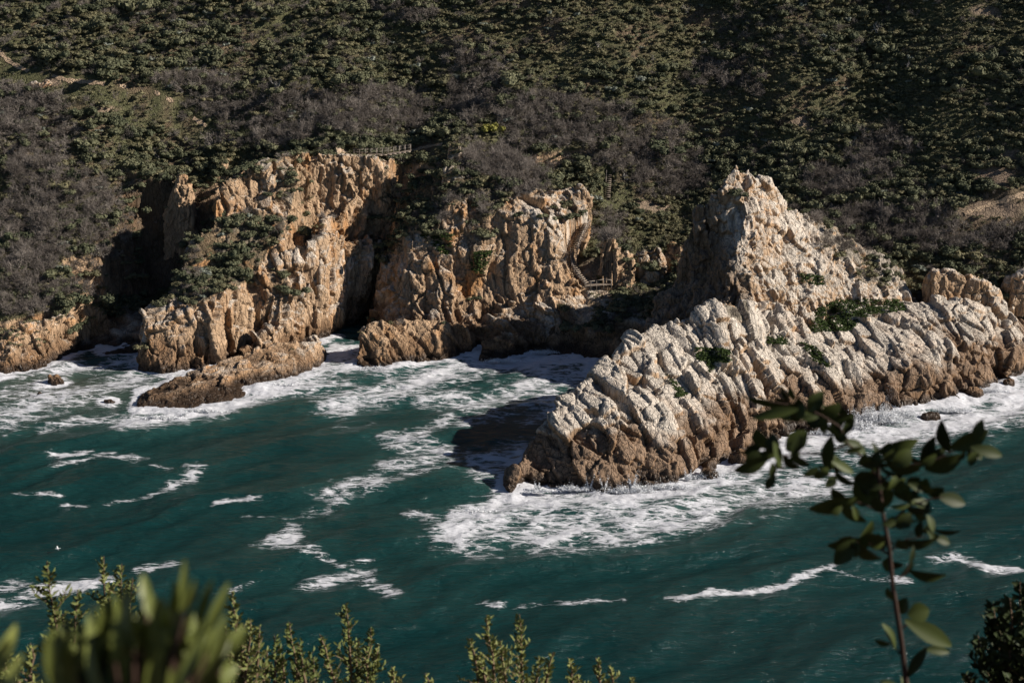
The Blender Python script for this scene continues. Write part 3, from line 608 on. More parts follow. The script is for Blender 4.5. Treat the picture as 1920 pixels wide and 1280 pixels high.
idx = np.arange(nx * ny).reshape(ny, nx)
F = np.stack([idx[:-1, :-1], idx[:-1, 1:], idx[1:, 1:], idx[1:, :-1]], -1).reshape(-1, 4)
me = mesh_np('sea', S, F, smooth=True); fattr(me, 'foam', foam); fattr(me, 'shallow', T); fattr(me, 'silt', np.clip(M_, 0, 1))
def sea_material():
    m, nt, b = mat_new('sea_water'); L = nt.links.new
    A = []
    for n in ('foam', 'shallow', 'silt'):
        a = nt.nodes.new('ShaderNodeAttribute'); a.attribute_name = n; A.append(a.outputs['Fac'])
    tc = nt.nodes.new('ShaderNodeTexCoord')
    mp = node(nt, 'ShaderNodeMapping'); mp.inputs['Rotation'].default_value = (0, 0, R(-24)); mp.inputs['Scale'].default_value = (.42, 1.30, 1)
    L(tc.outputs['Object'], mp.inputs[0])
    wn = node(nt, 'ShaderNodeTexNoise', Scale=.55, Detail=4.0, Roughness=.6); L(mp.outputs[0], wn.inputs['Vector'])
    va = nt.nodes.new('ShaderNodeVectorMath'); va.operation = 'MULTIPLY_ADD'; L(wn.outputs['Color'], va.inputs[0]); va.inputs[1].default_value = (2.2, 2.2, 0); L(mp.outputs[0], va.inputs[2])
    # lace of foam: edges of warped cells at three sizes, wider where the foam is thicker
    vs = []
    for sc in (.42, 1.05, 2.6):
        v = node(nt, 'ShaderNodeTexVoronoi', Scale=sc); v.feature = 'DISTANCE_TO_EDGE'; L(va.outputs[0], v.inputs['Vector']); vs.append(v.outputs['Distance'])
    n2 = node(nt, 'ShaderNodeTexNoise', Scale=1.1, Detail=5.0, Roughness=.62, Distortion=1.2); L(va.outputs[0], n2.inputs['Vector'])
    n3 = node(nt, 'ShaderNodeTexNoise', Scale=5.0, Detail=3.0, Roughness=.6, Distortion=.6); L(va.outputs[0], n3.inputs['Vector'])
    e = math_n(nt, 'MINIMUM', vs[0], math_n(nt, 'MINIMUM', math_n(nt, 'ADD', vs[1], .05), math_n(nt, 'ADD', vs[2], .11)))
    e = math_n(nt, 'ADD', e, math_n(nt, 'MULTIPLY', math_n(nt, 'SUBTRACT', .5, n2.outputs['Fac']), .62))
    e = math_n(nt, 'ADD', e, math_n(nt, 'MULTIPLY', math_n(nt, 'SUBTRACT', .5, n3.outputs['Fac']), .20))
    cov = math_n(nt, 'SUBTRACT', math_n(nt, 'MULTIPLY', math_n(nt, 'POWER', A[0], 1.3), .43), e)
    fm = smooth_n(nt, cov, -.05, .15)
    fm = math_n(nt, 'MULTIPLY', fm, smooth_n(nt, A[0], .04, .22))
    # rare flecks on open water
    n4 = node(nt, 'ShaderNodeTexNoise', Scale=.9, Detail=8.0, Roughness=.75); L(mp.outputs[0], n4.inputs['Vector'])
    fleck = math_n(nt, 'MULTIPLY', smooth_n(nt, n4.outputs['Fac'], .735, .80), .35)
    fm = math_n(nt, 'MAXIMUM', fm, fleck)
    deep = mixc(nt, n2.outputs['Fac'], (.0028, .0240, .0255), (.0060, .0385, .0370))
    c = mixc(nt, math_n(nt, 'MULTIPLY', A[1], .8, clamp=True), deep, (.030, .088, .080))
    c = mixc(nt, math_n(nt, 'MULTIPLY', A[2], .7, clamp=True), c, (.075, .080, .060))
    haze = smooth_n(nt, math_n(nt, 'ADD', A[0], math_n(nt, 'MULTIPLY', math_n(nt, 'SUBTRACT', n2.outputs['Fac'], .5), .8)), .25, .95)
    c = mixc(nt, math_n(nt, 'MULTIPLY', haze, .7), c, (.16, .215, .215))
    c = mixc(nt, fm, c, (.66, .67, .71))
    L(c, b.inputs['Base Color'])
    L(math_n(nt, 'MULTIPLY_ADD', fm, .5, .16), b.inputs['Roughness'])
    b.inputs['IOR'].default_value = 1.33
    mp2 = node(nt, 'ShaderNodeMapping'); mp2.inputs['Rotation'].default_value = (0, 0, R(-18)); mp2.inputs['Scale'].default_value = (.6, 1.6, 1)
    L(tc.outputs['Object'], mp2.inputs[0])
    r1 = node(nt, 'ShaderNodeTexNoise', Scale=.75, Detail=8.0, Roughness=.62, Distortion=.5); L(mp2.outputs[0], r1.inputs['Vector'])
    h = math_n(nt, 'ADD', math_n(nt, 'MULTIPLY', r1.outputs['Fac'], 1.0), math_n(nt, 'MULTIPLY', fm, .12))
    bp = node(nt, 'ShaderNodeBump', Strength=1.0, Distance=.5); L(h, bp.inputs['Height']); L(bp.outputs[0], b.inputs['Normal'])
    return m
tag(link('sea', me, sea_material()), kind='structure')
print('sea', len(S), round(time.time() - T0, 1))
# ------------------------------------------------------------------ ground lookup
def merged_bvh():
    Vs = []; Fs = []; n = 0
    for V, F in BODIES: Vs.append(V); Fs.append(F + n); n += len(V)
    V = np.concatenate(Vs); F = np.concatenate(Fs)
    m = V[F[:, 0], 2] > -.5
    return BVHTree.FromPolygons(V.tolist(), F[m].tolist())
BV = merged_bvh(); BODIES.clear()
def ground(x, y):
    h = BV.ray_cast(Vector((x, y, 250)), Vector((0, 0, -1)))
    return (h[0], h[1]) if h[0] is not None else (None, None)
camv = Vector((0, 0, CAMZ))
def hit(u, v):
    """where the sight line of the survey meets the land"""
    d = Vector(at(u, v, 100.0)) - camv; d.normalize()
    h = BV.ray_cast(camv, d)
    return h[0], h[1]
print('bvh', round(time.time() - T0, 1))

# ------------------------------------------------------------------ plants: source meshes
def plant_mat(name, c1, c2, rough=.75, transl=0.0, spec=.2):
    m, nt, b = mat_new(name); L = nt.links.new
    oi = nt.nodes.new('ShaderNodeObjectInfo'); tc = nt.nodes.new('ShaderNodeTexCoord')
    n = node(nt, 'ShaderNodeTexNoise', Scale=2.2, Detail=3.0); L(tc.outputs['Object'], n.inputs['Vector'])
    f = math_n(nt, 'ADD', math_n(nt, 'MULTIPLY', oi.outputs['Random'], .75), math_n(nt, 'MULTIPLY', n.outputs['Fac'], .6)); f = math_n(nt, 'SUBTRACT', f, .2, clamp=True)
    L(mixc(nt, f, c1, c2), b.inputs['Base Color']); b.inputs['Roughness'].default_value = rough; b.inputs['Specular IOR Level'].default_value = spec
    if transl:
        t = nt.nodes.new('ShaderNodeBsdfTranslucent'); L(mixc(nt, f, c1, c2), t.inputs[0]); mx = nt.nodes.new('ShaderNodeMixShader'); mx.inputs[0].default_value = transl
        L(b.outputs[0], mx.inputs[1]); L(t.outputs[0], mx.inputs[2]); L(mx.outputs[0], nt.nodes['Material Output'].inputs[0])
    return m
M_GREEN = plant_mat('green_foliage', (.058, .068, .038), (.168, .166, .095))
M_OLIVE = plant_mat('olive_foliage', (.11, .105, .058), (.20, .18, .10))
M_BARE = plant_mat('grey_twigs', (.10, .084, .073), (.36, .315, .275))
M_PALE = plant_mat('silver_foliage', (.17, .19, .15), (.28, .30, .25))
M_YEL = plant_mat('yellow_foliage', (.15, .15, .035), (.30, .28, .07))
M_DEAD = plant_mat('bleached_wood', (.34, .31, .28), (.50, .47, .43))
M_CHAR = plant_mat('charred_wood', (.02, .017, .015), (.035, .03, .027))
rng = np.random.default_rng(7)
def leaf_mesh(name, n, size, mat, seed, flat=.75, lobes=7, core=True):
    r = np.random.default_rng(seed)
    C = r.normal(size=(lobes, 3)) * (.48, .48, .22); C[:, 2] = np.abs(C[:, 2]) + .32; C[0] = (0, 0, .45)
    rad = r.uniform(.30, .52, lobes)
    k = r.integers(0, lobes, n); d = r.normal(size=(n, 3)); d /= np.linalg.norm(d, axis=1, keepdims=True)
    d[:, 2] = np.where(d[:, 2] < -.3, -d[:, 2], d[:, 2])
    p = C[k] + d * (rad[k] * r.uniform(.55, 1.05, n) ** .6)[:, None]; p[:, 2] *= flat; p[:, 2] = np.maximum(p[:, 2], .02)
    nn = d + r.normal(size=(n, 3)) * .55; nn /= np.linalg.norm(nn, axis=1, keepdims=True)
    t = np.cross(nn, r.normal(size=(n, 3))); t /= np.linalg.norm(t, axis=1, keepdims=True); b = np.cross(nn, t)
    s = size * (.55 + 1.3 * r.random(n) ** 2.2)[:, None]
    V = np.stack([p - t * s, p + b * s * .55, p + t * s, p - b * s * .55], 1).reshape(-1, 3)
    F = np.arange(4 * n).reshape(n, 4)
    if core:
        # dense inner growth of each lobe
        for c_, ra in zip(C, rad):
            base = len(V); rows = []
            for i in range(5):
                for j in range(8):
                    th = math.pi * (i + .5) / 5; ph = 2 * math.pi * j / 8; q_ = ra * .68 * r.uniform(.8, 1.12)
                    rows.append((c_[0] + q_ * math.sin(th) * math.cos(ph), c_[1] + q_ * math.sin(th) * math.sin(ph), max(.01, (c_[2] + q_ * math.cos(th)) * flat)))
            V = np.concatenate([V, np.array(rows)])
            F = np.concatenate([F, np.array([(base + 8 * i + j, base + 8 * i + 8 + j, base + 8 * i + 8 + (j + 1) % 8, base + 8 * i + (j + 1) % 8) for i in range(4) for j in range(8)])])
    me = mesh_np(name, V, F); me.materials.append(mat); return me
def twig_mesh(name, mat, seed, spread=1.0, up=.75, thick=.03, n1=9, n2=6, n3=6, tall=1.0):
    r = np.random.default_rng(seed); segs = []
    def grow(p, d, ln, th, lev):
        q = p + d * ln; segs.append((p, q, th))
        if lev == 3: return
        for _ in range((n2, n3, 4)[lev] if lev < 2 else 3):
            t = r.uniform(.35, 1.0); dd = d + r.normal(size=3) * .62; dd[2] += .12; dd /= np.linalg.norm(dd)
            grow(p + (q - p) * t, dd, ln * r.uniform(.45, .8), th * .6, lev + 1)
    for _ in range(n1):
        d = r.normal(size=3) * (spread, spread, .2); d[2] = abs(d[2]) + up; d /= np.linalg.norm(d)
        grow(np.array((r.normal() * .12, r.normal() * .12, 0.)), d, r.uniform(.35, .6) * tall, thick, 0)
    A = np.array([s[0] for s in segs]); B = np.array([s[1] for s in segs]); T = np.array([s[2] for s in segs])[:, None]
    ax = B - A; nrm = np.cross(ax, r.normal(size=ax.shape)); nrm /= np.linalg.norm(nrm, axis=1, keepdims=True) + 1e-9
    V = np.stack([A - nrm * T, A + nrm * T, B + nrm * T * .35, B - nrm * T * .35], 1).reshape(-1, 3)
    me = mesh_np(name, V, np.arange(len(V)).reshape(-1, 4)); me.materials.append(mat); return me
SRC = {'green': [leaf_mesh('green_bush', 520, .085, M_GREEN, s) for s in (1, 2, 3, 4)],
       'olive': [leaf_mesh('olive_bush', 520, .075, M_OLIVE, s, flat=.6) for s in (11, 12, 13)],
       'bare': [twig_mesh('bare_shrub', M_BARE, s, thick=.022) for s in (21, 22, 23, 24)],
       'pale': [leaf_mesh('silver_bush', 320, .075, M_PALE, s) for s in (31, 32)]}

# ------------------------------------------------------------------ where plants stand
PATHS = [([(-30, 78), (0, 100), (22, 120), (60, 137)], .42), ([(98, 143), (130, 152), (160, 154), (204, 159)], .45), ([(224, 161), (242, 166)], .3), ([(290, 174), (302, 178)], .3), ([(312, 186), (328, 192)], .35), ([(362, 222), (392, 240)], .45),
         ([(1808, 402), (1830, 394), (1870, 380), (1920, 366), (1990, 352)], .5), ([(772, 283), (800, 276), (835, 270)], .4)]
def drape(px):
    out = []
    for (u0, v0), (u1, v1) in zip(px[:-1], px[1:]):
        for t in np.linspace(0, 1, 7)[:-1]:
            h, n = hit(u0 + (u1 - u0) * t, v0 + (v1 - v0) * t)
            if h is not None: out.append((h.x, h.y, h.z))
    return out
PW = [drape(p) for p, hw in PATHS]
for pw, (_, hw) in zip(PW, PATHS):
    V = []; F = []
    P = np.array(pw); P[1:-1] = (P[:-2] + P[1:-1] + P[2:]) / 3
    for i, p in enumerate(P):
        t = P[min(i + 1, len(P) - 1)] - P[max(i - 1, 0)]; nrm = np.array((-t[1], t[0])); nrm /= np.linalg.norm(nrm) + 1e-9
        for s in (-1, -.33, .33, 1):
            o = hw * (1 + .35 * math.sin(i * 1.7 + s * 3)) * s
            g, _ = ground(p[0] + nrm[0] * o, p[1] + nrm[1] * o)
            V.append((p[0] + nrm[0] * o, p[1] + nrm[1] * o, max((g.z if g else p[2]), p[2] - .7) + .12))
    n = len(P)
    F = [(4 * i + j, 4 * i + j + 1, 4 * i + 5 + j, 4 * i + 4 + j) for i in range(n - 1) for j in range(3)]
    me = mesh_np('path', np.array(V), np.array(F)); cattr(me, 'col', np.tile((.42, .31, .21), (len(V), 1))); fattr(me, 'wet', np.zeros(len(V)))
    tag(link('path', me, ROCK), kind='structure')
BAREZ = [(480, 225, 150, 60), (560, 205, 80, 50), (350, 170, 90, 40), (700, 210, 120, 60), (890, 150, 60, 90), (1050, 225, 150, 60), (1190, 270, 130, 60), (1260, 330, 90, 50), (960, 300, 110, 40), (1390, 150, 55, 45), (1650, 285, 75, 50), (1560, 340, 80, 30), (1720, 430, 260, 55),
         (120, 440, 150, 130), (60, 250, 80, 120), (190, 440, 60, 80), (980, 350, 60, 30), (760, 30, 60, 30), (1330, 140, 50, 40), (870, 400, 60, 40), (1140, 420, 30, 40), (30, 560, 60, 60)]
GRASSZ = [(1450, 190, 170, 90), (1150, 60, 250, 90), (1230, 360, 110, 60), (1700, 200, 150, 120), (1250, 440, 90, 50), (1100, 110, 180, 60), (900, 60, 140, 60), (1800, 60, 200, 80)]
def ell(Z, u, v): return max((max(0, 1 - ((u - a) / c) ** 2 - ((v - b) / d) ** 2) for a, b, c, d in Z), default=0)
SCREEZ = [(1860, 392, 75, 16), (1870, 330, 40, 18), (1895, 290, 30, 14), (1128, 500, 30, 24), (1215, 385, 26, 10), (1500, 228, 22, 10), (60, 150, 45, 14), (150, 205, 30, 8), (185, 210, 30, 8), (260, 175, 20, 6), (1120, 520, 50, 30), (1240, 235, 16, 6), (700, 50, 14, 8), (740, 60, 20, 5), (1850, 25, 26, 10), (1460, 150, 20, 8), (1140, 350, 9, 26)]
allp = np.array([p for pw in PW for p in pw])
walk = np.array([p for L_ in (STAIR, STAIR2, DECK, LAND) for a, b in zip(L_[:-1], L_[1:]) for p in np.linspace(a, b, 12)])
rnd = random.Random(5)
spots = []            # x, y, z, radius, kind, pixel u, v, size seen
nz = 0
cand = []
def add_grid(x0, x1, y0, y1, st):
    y = y0
    while y < y1:
        x = x0
        while x < x1:
            cand.append((x + rnd.uniform(-.5, .5) * st, y + rnd.uniform(-.5, .5) * st)); x += st
        y += st
add_grid(-135, 135, 292, 352, 1.12); add_grid(-150, 150, 352, 404, 1.25)
CP = np.array([(x, y, 0) for x, y in cand]); K1 = fbm(CP / 11, 3, 501); K2 = fbm(CP / 3.5, 2, 502); K3 = fbm(CP / 26, 2, 503)
for (x, y), k1, k2, k3 in zip(cand, K1, K2, K3):
    g, n = ground(x, y)
    if g is None or g.z < 3.2: continue
    u, v = proj(x, y, g.z)
    if not (-90 < u < 2010 and v > -70): continue
    if ell(SCREEZ, u, v) > rnd.uniform(0, .3): continue
    onrock = None
    # is this point on the hill or on one of the rock masses?
    rockzone = (v > 283 and ((262 < u < 740 and v < 700 and y < 334) or (690 < u < 1112 and y < 334 and v > 270))) or (y < 304 and u > 1150) or (1300 < u < 1712 and y < 312)
    if u < 262 and v > 585 and y < 303: rockzone = True
    if rockzone:
        pr = 0
        for poly, d in ROCKVEG:
            if inpoly(u, v, poly): pr = max(pr, d)
        if rnd.random() > pr * (1.0 if n.z > .3 else .55) + (.015 if n.z > .5 else 0): continue
    else:
        if n.z < .30 and rnd.random() > (.8 if u < 262 else .35): continue
        if 262 < u < 400 and 380 < v < 640 and rnd.random() < .6: continue
    dm = np.min(np.hypot(allp[:, 0] - x, (allp[:, 1] - y) * .7 - .9))
    if dm < 1.9: continue
    if np.min(np.hypot(walk[:, 0] - x, (walk[:, 1] - y - 1.5) * .8)) < 2.5: continue
    if math.hypot(u - 919, (v - 246) * .8) < 26: continue
    b = ell(BAREZ, u, v); gz = ell(GRASSZ, u, v)
    pb = .24 + .60 * min(1, b * 2.2) + .25 * k1 - .35 * gz
    q = rnd.random()
    dens = 1.0 if b > 0 else .86 - .22 * gz + .3 * k2
    if rnd.random() > dens: continue
    if q < pb: kind = 'bare'; rad = (1.0 + 2.2 * rnd.random() ** 1.5) * (1.15 if b > .2 else .75)
    elif rnd.random() < .42 + .4 * gz + .4 * k3: kind = 'olive'; rad = .55 + 1.6 * rnd.random() ** 2.0
    else: kind = 'green'; rad = .85 + 2.1 * rnd.random() ** 1.8
    if rnd.random() < .012: kind = 'pale'; rad = rnd.uniform(.9, 1.5)
    if rnd.random() < .05 and kind != 'bare': rad *= 1.6
    if rockzone: rad *= .88
    if gz > .2 and kind != 'bare': rad *= .85
    spots.append([x, y, g.z - .12 * rad, rad, kind, u, v])
# particular pale bushes and thickets read off the photo
for u, v, kind, rad in ((1200, 415, 'pale', 1.5), (395, 28, 'pale', 1.6), (330, 45, 'pale', 1.7), (344, 62, 'pale', 1.4), (910, 48, 'pale', 1.3), (1510, 12, 'pale', 1.6), (1452, 12, 'pale', 1.1), (262, 100, 'pale', 1.3), (290, 116, 'pale', 1.2), (100, 75, 'pale', 1.2), (205, 85, 'pale', 1.2),
                        (1590, 460, 'green', 1.6), (1505, 360, 'green', 2.0), (1480, 372, 'olive', 1.6), (1625, 518, 'olive', 1.9), (1607, 512, 'olive', 1.3), (1380, 590, 'bare', 1.9), (963, 262, 'green', 1.5), (905, 230, 'green', 1.8), (1610, 240, 'green', 1.8), (1850, 60, 'green', 2.4), (1830, 80, 'green', 2.0),
                        (545, 345, 'green', 2.0), (560, 360, 'green', 1.6), (1040, 390, 'green', 1.2), (1088, 400, 'green', 1.4), (1068, 380, 'green', 1.1), (870, 260, 'olive', 1.5), (1110, 480, 'olive', 2.0), (1096, 470, 'olive', 1.6), (700, 600, 'green', 1.0)):
    h, n = hit(u, v)
    if h: spots.append([h.x, h.y, h.z - .1, rad, kind, u, v - 1])
# tight thickets along the back of the right shelf and on the left headland
print('plants', len(spots), round(time.time() - T0, 1))

MARK = [(20, 112, 'the left end of the sandy path'), (150, 152, 'the bright stretch of sandy path'), (325, 190, 'the broken end of the sandy path'), (68, 150, 'the pale upper rock ledge'), (394, 150, 'the high white dead tree'), (520, 168, 'the crooked bleached dead tree'), (478, 250, 'the tall bare grey tree'), (1465, 240, 'the black charred tree'),
        (1645, 62, 'the upper right white dead tree'), (1562, 100, 'the short dead tree with silvery top'), (1173, 338, 'the twin pale dead stems'), (1139, 350, 'the short upper steps'), (1085, 470, 'the curving timber stairs'), (715, 286, 'the footbridge'), (919, 240, 'the yellow flowering shrub'), (541, 262, 'the tiny wooden bench'), (334, 345, 'the orange pinnacle'),
        (290, 470, 'the black cleft'), (90, 600, 'the left shore cliff'), (1380, 308, 'the peak of the tall stack'), (1600, 450, 'the right shoulder of the stack'), (1810, 530, 'the pale ribbed outcrop'), (1870, 388, 'the gravel scree'), (1215, 385, 'the bare earth patch'), (1225, 470, 'the cream rock fin'), (1155, 480, 'the overhanging orange outcrop'),
        (850, 316, 'the grey boulder pair'), (855, 392, 'the broad tan boulder face'), (1095, 362, 'the rounded skyline outcrop'), (335, 48, 'the upper left silvery bushes'), (910, 48, 'the silvery bush at top centre'), (1500, 12, 'the silvery bushes above the stack'), (75, 250, 'the thin bare tree at far left'), (120, 470, 'the pale tree by the cleft'),
        (1700, 130, 'the leaning dead stump'), (1300, 150, 'the bare dead trunk on the slope'), (1285, 25, 'the pale branches at the top edge'), (1855, 290, 'the bleached branches at right'), (1120, 90, 'the pale dead stem in grass'), (1600, 275, 'the white dead branches'), (660, 125, 'the pale tree in the upper valley'), (1225, 115, 'the small white branch in grass'), (215, 185, 'the spindly tree under the path'),
        (430, 450, 'the left headland back'), (900, 430, 'the middle cliff green strip'), (1000, 300, 'the middle cliff top'), (780, 130, 'the dark upper valley'), (1000, 170, 'the large grey thicket'), (1880, 120, 'the upper right corner slope'), (1780, 230, 'the reddish right slope'), (1700, 400, 'the right grey thicket')]
NM = {'green': ('green_bush', 'dark bush', 'bush'), 'olive': ('olive_bush', 'olive bush', 'bush'), 'bare': ('bare_shrub', 'grey shrub', 'shrub'), 'pale': ('silver_bush', 'silvery bush', 'bush')}
spots.sort(key=lambda s: -s[3] / math.hypot(s[1], s[0]))
LABS = {}
count = {k: 0 for k in NM}; rest = {k: [] for k in NM}
for s in spots:
    x, y, z, rad, kind, u, v = s
    if count[kind] < 300 and -5 < u < 1925 and v > -5:
        count[kind] += 1
        me = SRC[kind][rnd.randrange(len(SRC[kind]))]
        o = bpy.data.objects.new(NM[kind][0], me); col.objects.link(o)
        o.location = (x, y, z); o.scale = (rad, rad * rnd.uniform(.85, 1.1), rad * rnd.uniform(.72, 1.1)); o.rotation_euler = (rnd.uniform(-.15, .15), rnd.uniform(-.15, .15), rnd.uniform(0, 6.28))
        mu, mv, mn = min(MARK, key=lambda r: (r[0] - u) ** 2 + ((r[1] - v) * 1.4) ** 2)
        dx, dy = u - mu, v - mv; far = math.hypot(dx, dy)
        hx = 'right' if dx > 0 else 'left'; hy = 'below' if dy > 0 else 'above'
        dr = hy if abs(dy) > 2.2 * abs(dx) else ((hx + ' of') if abs(dx) > 2.2 * abs(dy) else hy + ' and ' + hx + ' of')
        sz = 'huge' if rad > 2.7 else 'big' if rad > 2.1 else ('medium' if rad > 1.6 else 'small')
        ds_ = 'just' if far < 35 else 'slightly' if far < 65 else 'well' if far < 100 else 'far'
        lab = ' '.join((sz, NM[kind][1], ds_, dr, mn))
        tag(o, lab, NM[kind][2], {'green': 'dark green bushes on the hillside', 'olive': 'olive bushes on the hillside', 'bare': 'grey leafless shrubs on the hillside', 'pale': 'silvery bushes on the hillside'}[kind])
        LABS.setdefault(lab, []).append((u, v, o))
    else: rest[kind].append(s)
ORD = {2: ('left', 'right'), 3: ('left', 'middle', 'right'), 4: ('leftmost', 'second', 'third', 'rightmost'), 5: ('leftmost', 'second', 'third', 'fourth', 'rightmost'), 6: ('leftmost', 'second', 'third', 'fourth', 'fifth', 'rightmost')}
for lab, os_ in LABS.items():
    n_ = len(os_)
    if n_ in ORD:
        os_.sort(key=lambda t: t[0])
        suf = (' of two', ' of three', ' of four', ' of five', ' of six')[n_ - 2] + ','
        for w_, t in zip(ORD[n_], os_):
            full = w_ + suf + ' ' + lab
            if len(full.split()) <= 16: t[2]['label'] = full
def gn_scatter(name, meshes, P, scl, rot, idx, label=None, cat=None, zs=1.0):
    src = bpy.data.collections.new(name + '_sources')
    for i, m in enumerate(meshes): src.objects.link(bpy.data.objects.new('%s_%02d' % (name, i), m))
    me = bpy.data.meshes.new(name); me.vertices.add(len(P)); me.vertices.foreach_set('co', np.asarray(P, np.float32).ravel())
    a = me.attributes.new('scl', 'FLOAT_VECTOR', 'POINT'); a.data.foreach_set('vector', np.asarray(scl, np.float32).ravel())
    a = me.attributes.new('rot', 'FLOAT_VECTOR', 'POINT'); a.data.foreach_set('vector', np.asarray(rot, np.float32).ravel())
    a = me.attributes.new('idx', 'INT', 'POINT'); a.data.foreach_set('value', np.asarray(idx, np.int32))
    o = bpy.data.objects.new(name, me); col.objects.link(o)
    g = bpy.data.node_groups.new(name, 'GeometryNodeTree')
    g.interface.new_socket('Geometry', in_out='INPUT', socket_type='NodeSocketGeometry'); g.interface.new_socket('Geometry', in_out='OUTPUT', socket_type='NodeSocketGeometry')
    gi = g.nodes.new('NodeGroupInput'); go = g.nodes.new('NodeGroupOutput'); ip = g.nodes.new('GeometryNodeInstanceOnPoints'); ci = g.nodes.new('GeometryNodeCollectionInfo')
    ci.inputs['Collection'].default_value = src; ci.inputs['Separate Children'].default_value = True; ci.inputs['Reset Children'].default_value = True
    def na(n, t):
        x = g.nodes.new('GeometryNodeInputNamedAttribute'); x.data_type = t; x.inputs['Name'].default_value = n; return x.outputs['Attribute']
    L = g.links.new
    L(gi.outputs[0], ip.inputs['Points']); L(ci.outputs[0], ip.inputs['Instance']); ip.inputs['Pick Instance'].default_value = True
    L(na('idx', 'INT'), ip.inputs['Instance Index']); L(na('scl', 'FLOAT_VECTOR'), ip.inputs['Scale'])
    er = g.nodes.new('FunctionNodeEulerToRotation'); L(na('rot', 'FLOAT_VECTOR'), er.inputs[0]); L(er.outputs[0], ip.inputs['Rotation'])
    L(ip.outputs[0], go.inputs[0])
    m = o.modifiers.new('scatter', 'NODES'); m.node_group = g
    return tag(o, label, cat, kind='stuff')
for kind, ls in rest.items():
    if not ls: continue
    n = len(ls); A = np.array([s[:4] for s in ls])
    scl = A[:, 3:4] * np.stack([np.ones(n), rng.uniform(.85, 1.1, n), rng.uniform(.72, 1.1, n)], 1)
    rot = np.stack([rng.uniform(-.15, .15, n), rng.uniform(-.15, .15, n), rng.uniform(0, 6.28, n)], 1)
    gn_scatter({'green': 'green_scrub', 'olive': 'olive_scrub', 'bare': 'bare_scrub', 'pale': 'silver_scrub'}[kind], SRC[kind], A[:, :3], scl, rot, rng.integers(0, len(SRC[kind]), n),
               {'green': 'dense dark green scrub covering the whole hillside', 'olive': 'olive green low scrub scattered over the hillside', 'bare': 'grey leafless thicket spread over the hillside', 'pale': 'silvery scrub dotted over the hillside'}[kind], 'scrub')
# small tufts between the bushes
tuft = [leaf_mesh('tuft', 60, .20, M_OLIVE, 41, flat=.8, lobes=4, core=False), leaf_mesh('tuft', 60, .20, M_GREEN, 42, flat=.8, lobes=4, core=False), twig_mesh('tuft', M_BARE, 43, thick=.035, n1=7, n2=3, n3=2)]
tp = []
tc_ = []
y = 292
while y < 404:
    x = -140
    while x < 140: tc_.append((x + rnd.uniform(-.5, .5), y + rnd.uniform(-.5, .5))); x += .85
    y += .85
for x, y in tc_:
    g, n = ground(x, y)
    if g is None or g.z < 3 or n.z < .35: continue
    u, v = proj(x, y, g.z)
    if not (-40 < u < 1960 and v > -40): continue
    if (y < 304 and u > 1130) or (u > 1290 and y < 312) or (262 < u < 1112 and y < 333 and v > 283): continue
    if ell(SCREEZ, u, v) > .1: continue
    if np.min(np.hypot(allp[:, 0] - x, allp[:, 1] - y)) < .9: continue
    tp.append((x, y, g.z - .03))
n = len(tp); s = rng.uniform(.3, .8, n)
gn_scatter('grass_tufts', tuft, tp, np.stack([s, s, s * .9], 1), np.stack([np.zeros(n), np.zeros(n), rng.uniform(0, 6.28, n)], 1), rng.choice([0, 0, 0, 1, 2, 2], n), 'short grass and heath tufts growing between the bushes', 'grass')
# green turf on the rocks
gt = []
for poly in ([(1530, 580), (1570, 560), (1690, 562), (1700, 580), (1620, 595), (1590, 620), (1520, 622)], [(1500, 640), (1530, 650), (1560, 690), (1530, 680)], [(1300, 650), (1370, 655), (1365, 680), (1310, 678)], [(1435, 632), (1475, 628), (1475, 645), (1440, 645)], [(1500, 512), (1545, 518), (1545, 535), (1505, 530)],
             [(1120, 515), (1150, 520), (1148, 535), (1118, 530)], [(810, 430), (850, 440), (840, 480), (815, 470)], [(890, 470), (930, 470), (900, 520), (880, 500)], [(780, 430), (810, 440), (800, 455)], [(1320, 660), (1345, 672), (1330, 700)], [(1250, 700), (1290, 740), (1270, 745)]):
    us = [p[0] for p in poly]; vs_ = [p[1] for p in poly]
    for _ in range(int((max(us) - min(us)) * (max(vs_) - min(vs_)) / 5)):
        u = rnd.uniform(min(us), max(us)); v = rnd.uniform(min(vs_), max(vs_))
        if inpoly(u, v, poly):
            h, nn = hit(u, v)
            if h and nn.z > .15: gt.append((h.x, h.y, h.z - .02))
M_TURF = plant_mat('turf', (.030, .055, .014), (.06, .085, .022))
tf = [leaf_mesh('turf', 50, .25, M_TURF, 51, flat=.5, lobes=4, core=False), leaf_mesh('turf', 50, .25, M_TURF, 52, flat=.4, lobes=5, core=False)]
n = len(gt); s = rng.uniform(.3, .65, n)
gn_scatter('turf', tf, gt, np.stack([s, s, s * .6], 1), np.stack([np.zeros(n), np.zeros(n), rng.uniform(0, 6.28, n)], 1), rng.integers(0, 2, n), 'green turf growing on ledges of the promontory and cliffs', 'grass')
# yellow flowering shrub
for u, v, rad, lab in ((919, 240, 2.0, 'round yellow flowering shrub on the crest above the middle cliff'),):
    h, nn = hit(u, v + 6)
    o = link('flowering_shrub', leaf_mesh('flowering_shrub', 900, .10, M_YEL, 61, flat=1.0, lobes=9)); o.location = (h.x, h.y, h.z - .2); o.scale = (rad, rad, rad * .95)
    tag(o, lab, 'shrub')
